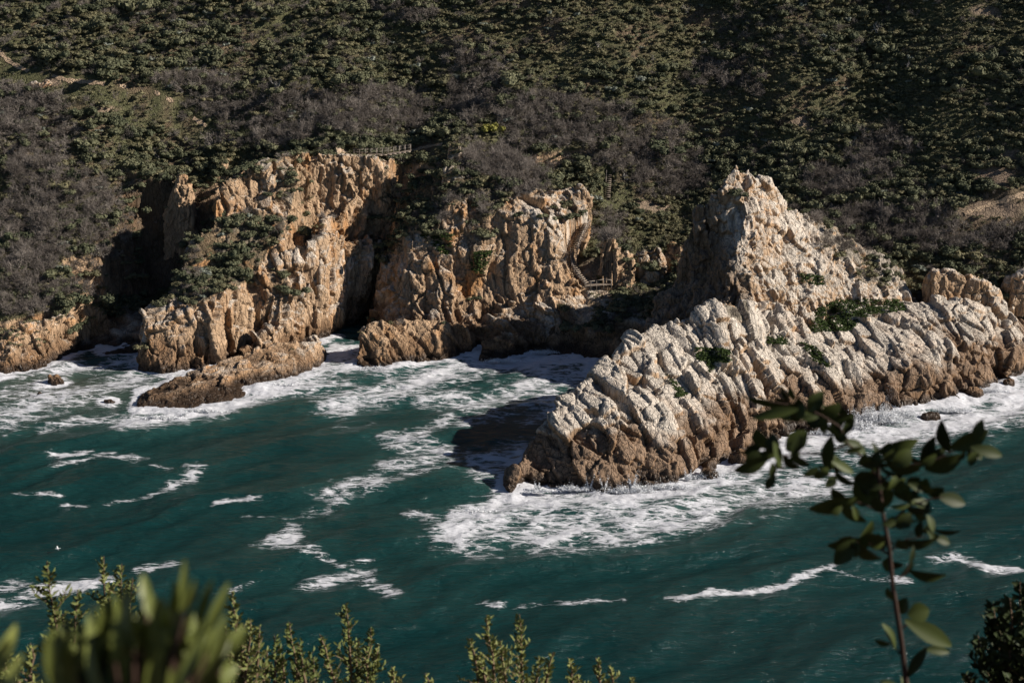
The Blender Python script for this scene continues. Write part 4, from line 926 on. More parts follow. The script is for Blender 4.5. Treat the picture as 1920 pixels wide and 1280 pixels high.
# dead trees
DT = [(394, 150, 2.6, 0, 'white dead tree standing in scrub high above the left headland'), (520, 168, 3.0, 0, 'bleached crooked dead tree on the slope behind the left headland'), (478, 250, 3.2, 1, 'tall bare grey tree behind the crest of the left headland'), (1465, 240, 4.0, 2, 'black charred dead tree leaning on the slope behind the tall stack'),
      (1645, 62, 3.2, 0, 'dead white tree high on the slope right of the stack peak'), (1562, 100, 2.2, 0, 'short white dead tree with a silvery top at upper middle right'), (1173, 338, 2.2, 0, 'twin pale dead stems right of the upper steps'), (75, 250, 3.0, 1, 'thin bare tree below the sandy path at far left'),
      (1285, 25, 2.6, 0, 'pale dead branches at the top of the photo above the stack'), (1300, 150, 2.4, 1, 'bare dead shrub trunk right of the grassy slope'), (120, 470, 2.6, 1, 'pale bare tree on the low slope left of the cleft'), (185, 480, 2.4, 0, 'white dead branches at the edge of the left shadow'), (1700, 130, 2.2, 0, 'short leaning dead stump in the upper right scrub'),
      (1425, 222, 2.0, 0, 'small white dead bush left of the charred tree'), (1855, 290, 2.4, 0, 'bleached dead branches on the reddish slope at right'), (1120, 90, 2.0, 0, 'pale dead stem on the grassy slope above the middle'), (1600, 275, 2.2, 0, 'white dead branches beside the large grey thicket'), (660, 125, 2.2, 1, 'bare pale tree in the upper dark valley'),
      (1225, 115, 1.8, 0, 'small dead white branch in the grass above the stairs slope'), (215, 185, 2.0, 1, 'spindly bare tree under the middle of the sandy path')]
for i, (u, v, ht, kd_, lab) in enumerate(DT):
    h, nn = hit(u, v)
    if h is None: continue
    me = twig_mesh('dead_tree', (M_DEAD, M_BARE, M_CHAR)[kd_], 70 + i, spread=.55 if kd_ != 2 else 1.2, up=1.0, thick=.035 if kd_ != 2 else .06, n1=3, n2=4, n3=3 if kd_ != 1 else 5, tall=1.1)
    e = empty('dead_tree', h)
    o = link('branches', me, None, e); o.scale = (ht * .8,) * 3
    t = twig_mesh('trunk', (M_DEAD, M_BARE, M_CHAR)[kd_], 170 + i, spread=.3, thick=.06, n1=2, n2=0, n3=0, tall=1.4); o = link('trunk', t, None, e); o.scale = (ht * .8,) * 3
    tag(e, lab, 'dead tree')
print('scatter done', count, {k: len(v) for k, v in rest.items()}, len(tp), len(gt), round(time.time() - T0, 1))
# ------------------------------------------------------------------ timber work
class MB:
    def __init__(s): s.v = []; s.f = []
    def bar(s, a, b, w, h=None):
        a = Vector(a); b = Vector(b); h = h or w
        d = (b - a).normalized(); up = Vector((0, 0, 1)) if abs(d.z) < .95 else Vector((0, 1, 0))
        x = d.cross(up).normalized(); y = x.cross(d).normalized(); n = len(s.v)
        for p in (a, b):
            for sx, sy in ((-1, -1), (1, -1), (1, 1), (-1, 1)): s.v.append(tuple(p + x * (sx * w / 2) + y * (sy * h / 2)))
        s.f += [(n, n + 1, n + 5, n + 4), (n + 1, n + 2, n + 6, n + 5), (n + 2, n + 3, n + 7, n + 6), (n + 3, n, n + 4, n + 7), (n + 3, n + 2, n + 1, n), (n + 4, n + 5, n + 6, n + 7)]
    def build(s, name, mat, parent=None):
        me = mesh_np(name, np.array(s.v), np.array(s.f)); return link(name, me, mat, parent)
def wood(name, c1, c2):
    m, nt, b = mat_new(name); tc = nt.nodes.new('ShaderNodeTexCoord'); n = node(nt, 'ShaderNodeTexNoise', Scale=4.0, Detail=5.0); nt.links.new(tc.outputs['Object'], n.inputs['Vector'])
    nt.links.new(mixc(nt, n.outputs['Fac'], c1, c2), b.inputs['Base Color']); b.inputs['Roughness'].default_value = .8; return m
WOOD = wood('weathered_timber', (.24, .20, .165), (.44, .38, .32)); TREAD = wood('timber_tread', (.27, .21, .16), (.43, .355, .285)); DARKW = wood('dark_timber', (.06, .04, .03), (.11, .08, .06))
def along(P, t):
    """point at arc length t and heading"""
    for a, b in zip(P[:-1], P[1:]):
        a = Vector(a); b = Vector(b); l = (b - a).length
        if t <= l or b == Vector(P[-1]): return a + (b - a) * min(t / l, 1.0), (b - a).normalized()
        t -= l
def plen(P): return sum((Vector(b) - Vector(a)).length for a, b in zip(P[:-1], P[1:]))
def flight(P, width, nstep, label, rails=((1, 0, 1),), cat='stairs'):
    root = empty('timber_stairs', P[-1]); root_inv = Vector(P[-1])
    Q = [tuple(Vector(p) - root_inv) for p in P]
    Ln = plen(Q); side = []
    def off(t, s, dz=0.0):
        p, d = along(Q, t); r = Vector((d.y, -d.x, 0)).normalized(); return p + r * (s * width / 2) + Vector((0, 0, dz))
    for s in (-1, 1):
        m = MB()
        for k in range(24): m.bar(off(Ln * k / 24, s), off(Ln * (k + 1) / 24, s), .07, .26)
        m.build('stringer', DARKW, root)
    for k in range(nstep):
        t = Ln * (k + .5) / nstep; p, d = along(Q, t); r = Vector((d.y, -d.x, 0)).normalized(); m = MB()
        z = Vector((0, 0, .16))
        m.bar(p - r * width / 2 + z, p + r * width / 2 + z, .26, .09); m.build('step', TREAD, root)
    for s, t0, t1 in rails:
        n = max(3, int((t1 - t0) * Ln / 1.6)); m = MB()
        for k in range(n): m.bar(off(Ln * (t0 + (t1 - t0) * k / n), s, 1.0), off(Ln * (t0 + (t1 - t0) * (k + 1) / n), s, 1.0), .08, .10)
        m.build('handrail', WOOD, root)
        for k in range(n + 1):
            t = Ln * (t0 + (t1 - t0) * k / n); m = MB(); m.bar(off(t, s, -.4), off(t, s, 1.05), .09); m.build('post', WOOD, root)
    tag(root, label, cat); return root
flight(STAIR, 1.35, 32, 'long curving timber stairs with a pale handrail down the edge of the middle cliff', rails=((-1, 0, .62), (1, .5, 1)))
flight(STAIR2, 1.1, 12, 'short straight flight of wooden steps high in the scrub above the curving stairs', rails=((1, 0, .35),))
# landing at the foot of the long stairs
root = empty('timber_landing', LAND[0]); o0 = Vector(LAND[0]); a = Vector((0, 0, 0)); b = Vector(LAND[1]) - o0
m = MB()
for k in range(22):
    p = a + (b - a) * (k / 21); m.bar(p + Vector((0, -.7, 0)), p + Vector((0, .7, 0)), .2, .05)
m.build('deck', TREAD, root)
m = MB()
Pn = [a + Vector((0, -.7, 1.0)), a + (b - a) * .35 + Vector((0, -.75, 1.05)), a + (b - a) * .7 + Vector((0, -.7, 1.25)), b + Vector((0, -.7, 1.0))]
for p, q in zip(Pn[:-1], Pn[1:]): m.bar(p, q, .08, .1)
m.build('handrail', WOOD, root)
for t in (0, .2, .42, .7, 1): 
    m = MB(); p = a + (b - a) * t + Vector((0, -.7, 0)); m.bar(p + Vector((0, 0, -1.2)), p + Vector((0, 0, 1.05)), .09); m.build('post', WOOD, root)
tag(root, 'small wooden landing with a railing at the foot of the curving stairs', 'landing')
# footbridge over the gully
root = empty('footbridge', DECK[0]); o0 = Vector(DECK[0]); b = Vector(DECK[1]) - o0
def bp(t): return b * t + Vector((0, 0, -.35 * math.sin(math.pi * t)))
m = MB()
for k in range(52): p = bp(k / 51); m.bar(p + Vector((0, -.6, 0)), p + Vector((0, .6, 0)), .19, .05)
m.build('deck', TREAD, root)
for s in (-.55, .55):
    m = MB()
    for k in range(12): m.bar(bp(k / 12) + Vector((0, s, -.14)), bp((k + 1) / 12) + Vector((0, s, -.14)), .1, .22)
    m.build('beam', TREAD, root)
    for hh in (1.2, .65):
        m = MB()
        for k in range(12): m.bar(bp(k / 12) + Vector((0, s, hh)), bp((k + 1) / 12) + Vector((0, s, hh)), .05)
        m.build('handrail', WOOD, root)
    for k in range(11): m = MB(); p = bp(k / 10) + Vector((0, s, 0)); m.bar(p + Vector((0, 0, -.3)), p + Vector((0, 0, 1.25)), .08); m.build('post', WOOD, root)
tag(root, 'narrow wooden footbridge with thin railings crossing the top of the dark gully', 'footbridge')
# bench on the headland path
h, n = hit(541, 266); h = h or Vector(BENCH)
root = empty('bench', h); m = MB(); m.bar((-.6, 0, .5), (.6, 0, .5), .4, .07); m.build('seat', WOOD, root)
m = MB(); m.bar((-.6, .22, .85), (.6, .22, .85), .06, .22); m.build('backrest', WOOD, root)
for sx in (-.5, .5): m = MB(); m.bar((sx, .2, -.1), (sx, .2, .95), .1); m.bar((sx, -.15, -.1), (sx, -.15, .5), .1); m.build('leg', WOOD, root)
tag(root, 'tiny pale wooden bench on the crest of the left headland left of the footbridge', 'bench')

# ------------------------------------------------------------------ gull over the water
M_W = plant_mat('white_plumage', (.75, .75, .74), (.8, .8, .8)); M_G = plant_mat('grey_plumage', (.35, .36, .38), (.4, .41, .43)); M_B = plant_mat('yellow_bill', (.6, .4, .08), (.6, .4, .08))
root = empty('seagull', wat(108, 1028, 1.0)); root.rotation_euler = (0, 0, R(200))
V = []; F = []; N_ = 10
prof = [(-.30, .005, .02), (-.24, .03, .02), (-.14, .06, .01), (0, .08, 0), (.12, .075, .01), (.2, .05, .03), (.25, .045, .05), (.30, .04, .05), (.34, .012, .045)]
for x, r, dz in prof:
    for k in range(N_): a = 2 * math.pi * k / N_; V.append((x, r * math.cos(a), dz + r * .9 * math.sin(a)))
for i in range(len(prof) - 1):
    for k in range(N_): F.append((i * N_ + k, i * N_ + (k + 1) % N_, (i + 1) * N_ + (k + 1) % N_, (i + 1) * N_ + k))
link('body', mesh_np('body', np.array(V), np.array(F), True), M_W, root)
for s in (-1, 1):
    st_ = [(0, .05, .05, .20), (.01, .25, .15, .21), (.04, .42, .19, .17), (-.03, .62, .14, .10), (-.12, .78, .08, .02)]
    V = []; F = []
    for x, y, z_, c_ in st_: V += [(x + c_ * .5, s * y, z_), (x - c_ * .5, s * y, z_ - .01), (x - c_ * .5, s * y, z_ - .018), (x + c_ * .5, s * y, z_ - .02)]
    for i in range(4):
        for k in range(4): F.append((4 * i + k, 4 * i + (k + 1) % 4, 4 * i + 4 + (k + 1) % 4, 4 * i + 4 + k))
    link('wing', mesh_np('wing', np.array(V), np.array(F)), M_G if s > 0 else M_W, root)
V = np.array([(-.26, -.03, .02), (-.26, .03, .02), (-.42, .07, .015), (-.42, -.07, .015)]); V = np.concatenate([V, V - (0, 0, .012)])
link('tail', mesh_np('tail', V, np.array([(0, 1, 2, 3), (7, 6, 5, 4), (0, 4, 5, 1), (1, 5, 6, 2), (2, 6, 7, 3), (3, 7, 4, 0)])), M_W, root)
m = MB(); m.bar((.33, 0, .045), (.40, 0, .035), .018); m.build('bill', M_B, root)
tag(root, 'white gull flying low over the open water at lower left', 'gull')

# ------------------------------------------------------------------ spray thrown up by the waves
M_SPRAY, nt_, b_ = mat_new('spray'); b_.inputs['Base Color'].default_value = (.85, .87, .9, 1); b_.inputs['Roughness'].default_value = .6
def spray(bursts, label):
    V = []
    for u, v, wd, ht, dp, n in bursts:
        c = np.array(wat(u, v))
        x = rng.normal(size=n) * wd * .4; y = rng.normal(size=n) * dp * .4
        lob = .55 + .45 * np.sin(x * 2.1 + c[0]) * np.sin(x * .9 + 1)
        zt = np.abs(rng.normal(size=n)) ** 1.5 * ht * .5 * np.clip(lob, .1, 1) * np.exp(-(x / wd) ** 2)
        p = np.stack([c[0] + x + zt * .25 * np.sign(x), c[1] + y, .1 + zt], 1)
        s = rng.uniform(.02, .09, n)[:, None] * np.clip(1.3 - zt / ht, .35, 1.2)[:, None]
        for k in range(3): V.append(p + rng.normal(size=(n, 3)) * s)
    n = sum(b[5] for b in bursts)
    A = []
    i = 0
    for b in bursts:
        A.append(np.stack(V[i:i + 3], 1).reshape(-1, 3)); i += 3
    V = np.concatenate(A); o = link('spray', mesh_np('spray', V, np.arange(len(V)).reshape(-1, 3)), M_SPRAY); tag(o, label, 'spray', kind='stuff')
spray([(1645, 788, 5, 3.6, 2.0, 16000), (1610, 800, 3, 2.2, 1.5, 5000), (1690, 778, 3, 1.6, 1.4, 4000), (1560, 812, 4, 1.2, 1.2, 3500), (1480, 835, 3, 1.0, 1.0, 2500)], 'white burst of spray where a wave breaks on the promontory foot at right')
spray([(1180, 922, 4, 1.6, .8, 5000), (1080, 918, 3, 1.1, .7, 2500), (1250, 915, 4, 1.2, .8, 3500), (1010, 922, 2.5, .9, .6, 1500), (1330, 895, 4, 1.2, .9, 3000), (1410, 862, 3, 1.4, .9, 2500), (900, 960, 3, .6, 1, 1500)], 'low spray and splashes along the promontory foot')
spray([(1105, 917, .5, 3.2, .3, 900), (1132, 919, .4, 2.8, .3, 700), (1185, 916, .5, 3.6, .3, 1100), (1290, 900, .5, 2.6, .3, 700), (1008, 917, .5, 2.4, .3, 600), (1395, 862, .6, 2.8, .4, 1000), (1440, 838, .5, 2.2, .3, 600), (290, 786, .5, 1.6, .3, 500), (345, 780, .5, 1.8, .3, 500)], 'thin white runoff pouring from the wet foot of the rocks')
spray([(300, 785, 4, .8, .7, 2500), (380, 772, 4, .8, .7, 2000), (520, 722, 4, .8, .7, 1500), (700, 692, 3, .8, .8, 1500), (940, 678, 4, .9, .8, 1500), (1020, 662, 3, 1.0, .8, 1500), (1850, 735, 4, 1.0, 1, 2500), (1790, 770, 4, .9, .9, 2500)], 'light spray along the small rocks and slabs')
# ------------------------------------------------------------------ plants around the viewpoint
M_LEAF = plant_mat('sapling_leaf', (.010, .016, .004), (.070, .090, .020), rough=.55, transl=.0, spec=.2)
M_STEM = plant_mat('sapling_stem', (.045, .027, .02), (.085, .05, .036))
M_NEAR = plant_mat('near_leaf', (.09, .11, .022), (.31, .33, .09), rough=.5, transl=.0, spec=.4)
M_SPR = plant_mat('sprig_leaf', (.10, .125, .035), (.28, .29, .10), rough=.6, transl=.1)
M_SPD = plant_mat('dark_sprig_leaf', (.012, .020, .008), (.05, .07, .022), rough=.6)
M_SST = plant_mat('sprig_stem', (.12, .08, .05), (.22, .15, .10))
CW = Vector(sun_dir)
def tube(mb, P, r0, r1, n=6):
    """round tapering stem through P into (verts, faces) lists"""
    V, F = mb; base = len(V); m = len(P)
    for i, p in enumerate(P):
        p = Vector(p); d = (Vector(P[min(i + 1, m - 1)]) - Vector(P[max(i - 1, 0)])).normalized()
        x = d.cross(Vector((0, 1, .01))).normalized(); y = d.cross(x); r = r0 + (r1 - r0) * i / (m - 1)
        for k in range(n): a = 2 * math.pi * k / n; V.append(tuple(p + x * (r * math.cos(a)) + y * (r * math.sin(a))))
    for i in range(m - 1):
        for k in range(n): F.append((base + i * n + k, base + i * n + (k + 1) % n, base + (i + 1) * n + (k + 1) % n, base + (i + 1) * n + k))
def blade(mb, a, b, w, nrm, curl=.15, fold=.25, n=6):
    """a leaf from a to b: pointed oval, folded along its midrib, drooping"""
    V, F = mb; a = Vector(a); b = Vector(b); d = b - a; L_ = d.length; d.normalize()
    nrm = (nrm - d * nrm.dot(d)).normalized(); s = nrm.cross(d)
    base = len(V)
    for i in range(n + 1):
        t = i / n; hw = w / 2 * math.sin(math.pi * min(1, t * .93 + .04)) ** .75 * (1 - .25 * abs(t - .55)); c = a + d * (L_ * t) + nrm * (curl * L_ * 4 * t * (1 - t))
        for k in (-1, -.5, 0, .5, 1): V.append(tuple(c + s * (hw * k) + nrm * (fold * hw * abs(k))))
    for i in range(n):
        for k in range(4): F.append((base + 5 * i + k, base + 5 * i + k + 1, base + 5 * i + 6 + k, base + 5 * i + 5 + k))
def fin_mesh(name, mb, mat, parent=None, smooth=True): return link(name, mesh_np(name, np.array(mb[0]), np.array(mb[1]), smooth), mat, parent)
def pts(px, Y): return [at(u, v, Y) for u, v in px]
def rel(L_, o): return [tuple(Vector(p) - Vector(o)) for p in L_]
# leafy sapling, three metres from the camera
YS = 3.0
gnd = lambda y: 98.3 - .75 * y
root0 = Vector((at(1700, 1290, YS)[0] + .03, YS, gnd(YS)))
root = empty('sapling', root0)
mb = ([], [])
tube(mb, rel([tuple(root0)] + pts([(1712, 1700), (1708, 1400), (1700, 1290), (1690, 1200), (1674, 1100), (1668, 1030), (1655, 960), (1648, 900), (1646, 850)], YS), root0), .008, .0024)
for br in ([(1650, 900), (1620, 860), (1590, 832), (1575, 800), (1540, 778), (1500, 762), (1440, 752)], [(1590, 832), (1545, 850), (1500, 850), (1450, 858), (1415, 862)], [(1650, 905), (1690, 872), (1740, 868), (1790, 845), (1830, 836)], [(1660, 990), (1700, 950), (1745, 935), (1770, 932)], [(1668, 1040), (1640, 1020), (1600, 1015)],
           [(1672, 1030), (1700, 1010), (1740, 1005)], [(1683, 1085), (1700, 1070), (1712, 1040)], [(1692, 1175), (1712, 1165)], [(1650, 960), (1620, 945), (1590, 935)], [(1688, 1225), (1677, 1212)], [(1700, 1270), (1722, 1235)]):
    tube(mb, rel(pts(br, YS), root0), .0028, .0012, 5)
fin_mesh('stem', mb, M_STEM, root)
LV = [(1500, 757, 1395, 743, 30, 0), (1497, 767, 1410, 784, 24, 2), (1515, 773, 1543, 733, 32, 0), (1480, 765, 1455, 745, 34, 0), (1535, 785, 1575, 757, 36, 0), (1470, 760, 1500, 790, 34, 0), (1582, 782, 1560, 795, 26, 2), (1550, 780, 1600, 775, 30, 0), (1576, 817, 1600, 775, 22, 2), (1560, 790, 1580, 820, 34, 0), (1530, 775, 1525, 805, 34, 0),
      (1440, 842, 1418, 803, 40, 0), (1455, 850, 1450, 812, 34, 0), (1440, 857, 1376, 882, 34, 0), (1430, 848, 1398, 868, 26, 1), (1463, 876, 1450, 828, 26, 1), (1475, 845, 1512, 808, 40, 0), (1485, 855, 1500, 815, 26, 2), (1487, 850, 1520, 872, 30, 0), (1470, 850, 1500, 878, 30, 0),
      (1548, 878, 1560, 816, 28, 0), (1576, 826, 1624, 852, 28, 1), (1622, 850, 1632, 878, 34, 0), (1645, 845, 1722, 824, 34, 0), (1642, 862, 1634, 828, 18, 1), (1652, 864, 1676, 842, 22, 1), (1672, 872, 1708, 842, 38, 0), (1665, 870, 1725, 880, 40, 0), (1727, 870, 1752, 818, 26, 0), (1733, 878, 1805, 852, 42, 0), (1780, 848, 1766, 788, 34, 0), (1780, 840, 1852, 806, 42, 0),
      (1828, 826, 1842, 786, 24, 0), (1820, 838, 1879, 854, 26, 2), (1820, 842, 1842, 860, 20, 2), (1560, 864, 1600, 886, 20, 1), (1565, 880, 1608, 908, 28, 0), (1645, 880, 1612, 948, 58, 0), (1640, 890, 1600, 900, 50, 0), (1650, 890, 1660, 950, 50, 0), (1610, 935, 1517, 954, 46, 0), (1585, 935, 1560, 915, 34, 0), (1575, 942, 1625, 978, 34, 0), (1668, 918, 1680, 892, 24, 1), (1690, 900, 1700, 940, 40, 0),
      (1740, 926, 1738, 896, 36, 0), (1740, 926, 1770, 915, 30, 0), (1758, 930, 1810, 944, 30, 2), (1695, 932, 1742, 950, 28, 1), (1700, 950, 1748, 958, 32, 0), (1738, 965, 1750, 998, 22, 1), (1680, 988, 1708, 962, 32, 0), (1635, 975, 1612, 1008, 30, 1), (1640, 1015, 1552, 1022, 40, 0), (1605, 1012, 1565, 1058, 38, 0), (1655, 1046, 1608, 1016, 44, 0), (1660, 1010, 1625, 1000, 40, 0), (1690, 1012, 1755, 1008, 40, 0),
      (1740, 985, 1744, 1005, 20, 1), (1752, 1008, 1781, 1018, 20, 1), (1750, 992, 1802, 994, 20, 0), (1705, 1068, 1774, 1076, 34, 0), (1712, 1022, 1705, 1056, 14, 1), (1690, 1080, 1712, 1052, 18, 1), (1685, 1010, 1700, 1030, 30, 0), (1697, 1162, 1784, 1210, 40, 2), (1702, 1152, 1742, 1142, 42, 1), (1690, 1150, 1700, 1120, 30, 0), (1678, 1216, 1654, 1168, 24, 1), (1670, 1206, 1640, 1198, 18, 0), (1702, 1268, 1738, 1212, 24, 0), (1733, 1216, 1780, 1222, 20, 2),
      (1690, 1300, 1650, 1276, 24, 1), (1700, 1300, 1690, 1268, 24, 2), (1675, 1125, 1664, 1100, 20, 0), (1650, 1030, 1648, 1000, 40, 0), (1655, 960, 1640, 930, 36, 0), (1700, 905, 1725, 895, 30, 0), (1600, 795, 1580, 765, 28, 0), (1430, 755, 1410, 745, 22, 0), (1420, 865, 1400, 845, 26, 0)]
rr = random.Random(3)
for _ in range(110):
    u0, v0, u1, v1, wd, lit = LV[rr.randrange(60)]; a_ = rr.uniform(0, 6.28); l_ = rr.uniform(22, 42); bu, bv = u0 + rr.uniform(-14, 14), v0 + rr.uniform(-12, 14)
    LV.append((bu, bv, bu + l_ * math.cos(a_), bv + l_ * .8 * math.sin(a_), rr.uniform(14, 26), 0 if rr.random() < .8 else 2))
NL = {0: Vector((-.55, -.72, -.38)), 1: Vector((.55, -.62, .52)), 2: Vector((.25, -.75, .50))}
pxm = FPX / (YS / math.cos(PITCH)) * 1.0
for u0, v0, u1, v1, wd, lit in LV:
    y = YS + rr.uniform(-.10, .10); mb = ([], [])
    nn = NL[lit] + Vector((rr.uniform(-.2, .2), rr.uniform(-.15, .15), rr.uniform(-.2, .2)))
    blade(mb, Vector(at(u0, v0, y)) - root0, Vector(at(u1, v1, y + rr.uniform(-.01, .01))) - root0, wd / 2900 * y * .98, nn.normalized(), curl=rr.uniform(.02, .1), fold=rr.uniform(.15, .5))
    fin_mesh('leaf', mb, M_LEAF, root)
tag(root, 'slender blurred sapling with dark leaves and reddish stem at right', 'sapling')

# needle-leaved bushes, eight metres away: spires of small leaves
def spire_bush(name, spires, Y, label, mat=M_SPR, seed=0, big=1.0):
    r = random.Random(seed); k = Y / math.cos(PITCH) / FPX
    u_m = sum(s[0] for s in spires) / len(spires); g0 = Vector((at(u_m, 1280, Y)[0], Y, gnd(Y)))
    root = empty(name, g0); st_ = ([], []); lf = ([], [])
    for (u, v, lean, wd) in spires:
        y = Y + r.uniform(-.25, .25)
        tip = Vector(at(u, v, y)); foot = Vector(at(u + lean, 1330, y)); base = Vector((foot.x * .6 + g0.x * .4, g0.y, g0.z))
        P = [base - g0, (base * .4 + foot * .6) - g0, foot - g0]
        for t in (.3, .6, .8, 1): P.append(foot.lerp(tip, t) + Vector((r.uniform(-.01, .01), 0, 0)) - g0)
        tube(st_, P, .014, .002, 5)
        L_ = (tip - foot).length; n = int(L_ / .014)
        for i in range(n):
            t = i / n; p = foot.lerp(tip, t); dtop = (1 - t) * L_
            # leaves straight on the axis
            for _ in range(3):
                a = r.uniform(0, 6.28); d = Vector((math.cos(a), math.sin(a), r.uniform(.3, 1.1))).normalized(); ln = r.uniform(.022, .040) * big * (.6 + .6 * min(1, dtop / .1))
                blade(lf, p - g0, p + d * ln - g0, .014 * big, Vector((math.cos(a + 1), math.sin(a + 1), .4)), n=2, curl=.1)
            # side shoots, longer further down
            if i % 2 == 0 and dtop > .05:
                a = r.uniform(0, 6.28); bl = min(wd * k * .75, dtop * .5) * r.uniform(.5, 1.1); d = Vector((math.cos(a), math.sin(a) * .8, r.uniform(.5, 1.2))).normalized()
                q = p + d * bl; tube(st_, [p - g0, q - g0], .0028, .0012, 4)
                for j in range(int(bl / .010) + 1):
                    pp = p.lerp(q, (j + .6) / (int(bl / .010) + 1)); a2 = r.uniform(0, 6.28); d2 = (d * .8 + Vector((math.cos(a2), math.sin(a2), .5)) * .8).normalized(); ln = r.uniform(.020, .036) * big
                    blade(lf, pp - g0, pp + d2 * ln - g0, .013 * big, Vector((math.sin(a2), math.cos(a2), .5)), n=2, curl=.1)
    fin_mesh('stems', st_, M_SST, root); fin_mesh('foliage', lf, mat, root, False)
    tag(root, label, 'bush'); return root
spire_bush('conifer_bush', [(88, 1052, 35, 80), (148, 1105, -25, 60), (118, 1150, 0, 90)], 6.5, 'sharp green sprig bush at far left, its one tall spire over foam', seed=1)
spire_bush('conifer_bush', [(192, 1042, 30, 70), (226, 1056, 15, 50), (245, 1082, 0, 50), (205, 1120, 0, 70)], 7.0, 'upright green sprigs standing between the far left spire and the blurred bush', seed=2)
spire_bush('conifer_bush', [(434, 1108, 25, 90), (470, 1160, -10, 60), (488, 1172, -15, 60), (452, 1190, 10, 90), (400, 1200, 20, 90), (425, 1170, 10, 70)], 6.5, 'green sprig bush just right of the blurred leafy bush', seed=3)
spire_bush('conifer_bush', [(518, 1190, 0, 60), (542, 1166, 25, 80), (562, 1205, 15, 60), (590, 1232, 0, 60), (500, 1215, -10, 70), (530, 1225, 0, 70)], 7.0, 'low green sprigs left of the lone spire at bottom', seed=4)
spire_bush('conifer_bush', [(647, 1130, 15, 90), (600, 1188, 45, 50), (696, 1176, -12, 60), (710, 1206, -20, 50), (670, 1200, 0, 60)], 7.5, 'green spire bush at bottom left of the middle, one tall centre shoot', seed=5)
spire_bush('conifer_bush', [(738, 1248, 5, 45), (800, 1262, 10, 30)], 7.5, 'tiny green sprigs at the bottom edge between the two larger spire bushes', seed=6)
spire_bush('conifer_bush', [(912, 1152, 25, 100), (972, 1150, 15, 100), (880, 1196, 30, 80), (1036, 1222, -25, 60), (940, 1200, 10, 100), (1010, 1230, -10, 70), (900, 1230, 20, 90)], 7.0, 'largest green spire bush at the bottom middle, with two tall points', seed=7)
spire_bush('conifer_bush', [(1068, 1232, 15, 55), (1085, 1262, 0, 40)], 7.5, 'small single spire right of the two pointed bush', seed=8)
spire_bush('conifer_bush', [(1120, 1232, 15, 60), (1146, 1246, 5, 50), (1185, 1268, 5, 40)], 7.5, 'small pair of spires at the bottom edge, rightmost of the green sprigs', seed=9)
spire_bush('conifer_bush', [(30, 1230, 10, 90), (60, 1205, 0, 80), (10, 1215, 0, 80)], 5.5, 'pale tipped sprigs low in the bottom left corner', seed=10)
spire_bush('dark_bush', [(1912, 1090, 0, 180), (1860, 1130, 40, 160), (1895, 1120, 0, 200), (1830, 1190, 60, 120), (1880, 1180, 30, 200), (1850, 1230, 40, 180), (1925, 1150, 0, 200), (1810, 1262, 40, 120), (1870, 1255, 20, 200), (1915, 1240, 0, 200)], 5.5, 'dark spiky bush filling the bottom right corner', mat=M_SPD, seed=11, big=1.5)
# very near, strongly blurred broad-leaved bush
def near_bush(name, leaves, Y, label, cu, mat):
    g0 = Vector((at(cu, 1280, Y)[0], Y, gnd(Y))); root = empty(name, g0); st_ = ([], []); lf = ([], []); r = random.Random(len(leaves))
    for i_, (u0, v0, u1, v1, wd, f) in enumerate(leaves):
        y = Y + (r.uniform(-.08, .10) if i_ < 34 else r.uniform(.0, .28)); a = Vector(at(u0, v0, y)); b = Vector(at(u1, v1, y + r.uniform(-.03, .03)))
        tube(st_, [Vector((0, 0, 0)), Vector(at(cu, 1500, Y)) - g0, a - g0], .006, .002, 5)
        n = (Vector((.45, -.6, .55)), Vector((-.5, -.7, -.4)), Vector((.1, -.8, .5)))[f] + Vector((r.uniform(-.25, .25), r.uniform(-.2, .2), r.uniform(-.25, .25)))
        blade(lf, a - g0, b - g0, wd * .62 / FPX * y, n, curl=.05, fold=.3, n=8)
    fin_mesh('stems', st_, M_STEM, root); fin_mesh('leaves', lf, mat, root); tag(root, label, 'bush')
r2 = random.Random(12); L1 = []
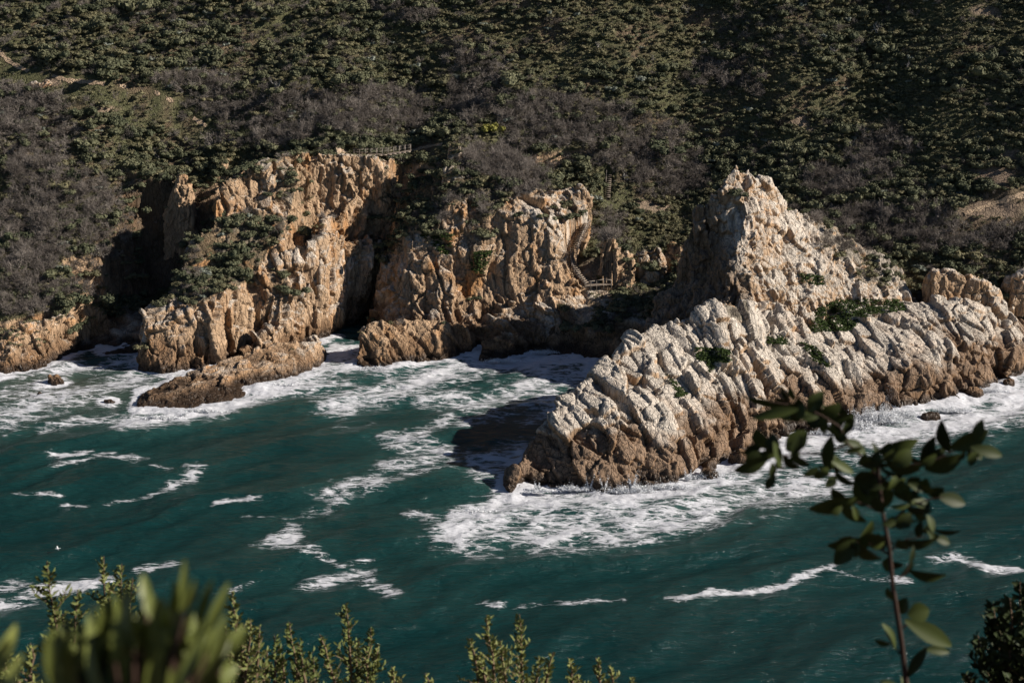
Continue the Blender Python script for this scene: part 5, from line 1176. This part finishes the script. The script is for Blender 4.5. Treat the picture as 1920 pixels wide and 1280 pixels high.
for u0, v0, u1, v1, wd, f in ((170, 1300, 165, 1150, 62, 0), (190, 1260, 190, 1130, 54, 0), (215, 1240, 225, 1140, 46, 2), (275, 1150, 268, 1075, 42, 0), (285, 1170, 285, 1110, 36, 2), (340, 1160, 347, 1048, 34, 2), (325, 1160, 330, 1085, 34, 2), (345, 1150, 365, 1085, 40, 0), (370, 1180, 400, 1085, 40, 2), (380, 1200, 430, 1090, 40, 2), (395, 1240, 425, 1150, 44, 2), (360, 1290, 430, 1180, 50, 0),
                                (330, 1300, 390, 1180, 48, 2), (310, 1300, 350, 1200, 44, 2), (300, 1180, 310, 1120, 44, 1), (250, 1220, 245, 1110, 70, 1), (270, 1280, 270, 1140, 90, 1), (300, 1260, 310, 1130, 90, 1), (330, 1240, 345, 1140, 70, 1), (360, 1260, 385, 1160, 70, 1), (230, 1300, 235, 1180, 90, 1), (200, 1320, 170, 1210, 80, 1), (120, 1300, 105, 1190, 60, 1), (100, 1290, 92, 1180, 44, 2), (130, 1310, 130, 1220, 44, 2), (290, 1320, 300, 1220, 60, 2),
                                (150, 1330, 140, 1230, 70, 1), (260, 1330, 255, 1230, 100, 1), (340, 1330, 340, 1230, 90, 1), (390, 1320, 410, 1230, 70, 1), (320, 1320, 322, 1240, 40, 0), (240, 1290, 300, 1210, 36, 2), (385, 1330, 380, 1255, 44, 0), (210, 1330, 205, 1240, 50, 2)):
    L1.append((u0, v0, u1, v1, wd, f))
for _ in range(120):
    t = r2.uniform(0, 1); u = 95 + 325 * t; top = 1185 - 85 * math.sin(math.pi * t) ** .8 + r2.uniform(0, 130); L1.append((270 + (u - 270) * .75 + r2.uniform(-20, 20), top + 100 + r2.uniform(-20, 20), u, top + (0 if t < .97 else 5), r2.uniform(26, 48), r2.choice((1, 1, 1, 1, 0))))
for _ in range(170):
    u = r2.uniform(95, 420); v = r2.uniform(1200, 1300) - 60 * math.sin(math.pi * (u - 90) / 350); a_ = r2.uniform(-2.6, -.5); l_ = r2.uniform(50, 90)
    L1.append((u, v + 40, u + l_ * math.cos(a_) * .7, v + 40 + l_ * math.sin(a_), r2.uniform(34, 60), 1))
near_bush('broadleaf_bush', L1, 1.08, 'large blurred bush of broad yellow green leaves close to the camera at lower left', 260, M_NEAR)
near_bush('broadleaf_bush', [(-30, 1290, 30, 1170, 60, 0), (-60, 1260, -5, 1150, 50, 2), (0, 1320, 45, 1225, 56, 1), (-40, 1300, 10, 1210, 70, 1), (-10, 1270, 32, 1185, 40, 1), (-60, 1300, -30, 1180, 60, 2)], 1.1, 'blurred broad leaf reaching in from the left edge near the bottom corner', -60, M_NEAR)
# the viewpoint's own slope, below and behind the camera
V = []; F = []
for j in range(41):
    for i in range(41):
        x = -40 + 2 * i; y = -30 + 2.2 * j; V.append((x, y, (98.3 - .75 * max(y, -2) if y > -2 else 99.8) + .25 * math.sin(x * 1.3 + y) - .02 * abs(x)))
for j in range(40):
    for i in range(40): n = j * 41 + i; F.append((n, n + 1, n + 42, n + 41))
me = mesh_np('viewpoint_slope', np.array(V), np.array(F)); cattr(me, 'col', np.tile((.09, .07, .045), (len(V), 1))); fattr(me, 'wet', np.zeros(len(V)))
tag(link('viewpoint_slope', me, ROCK), kind='structure')
print('done', round(time.time() - T0, 1))
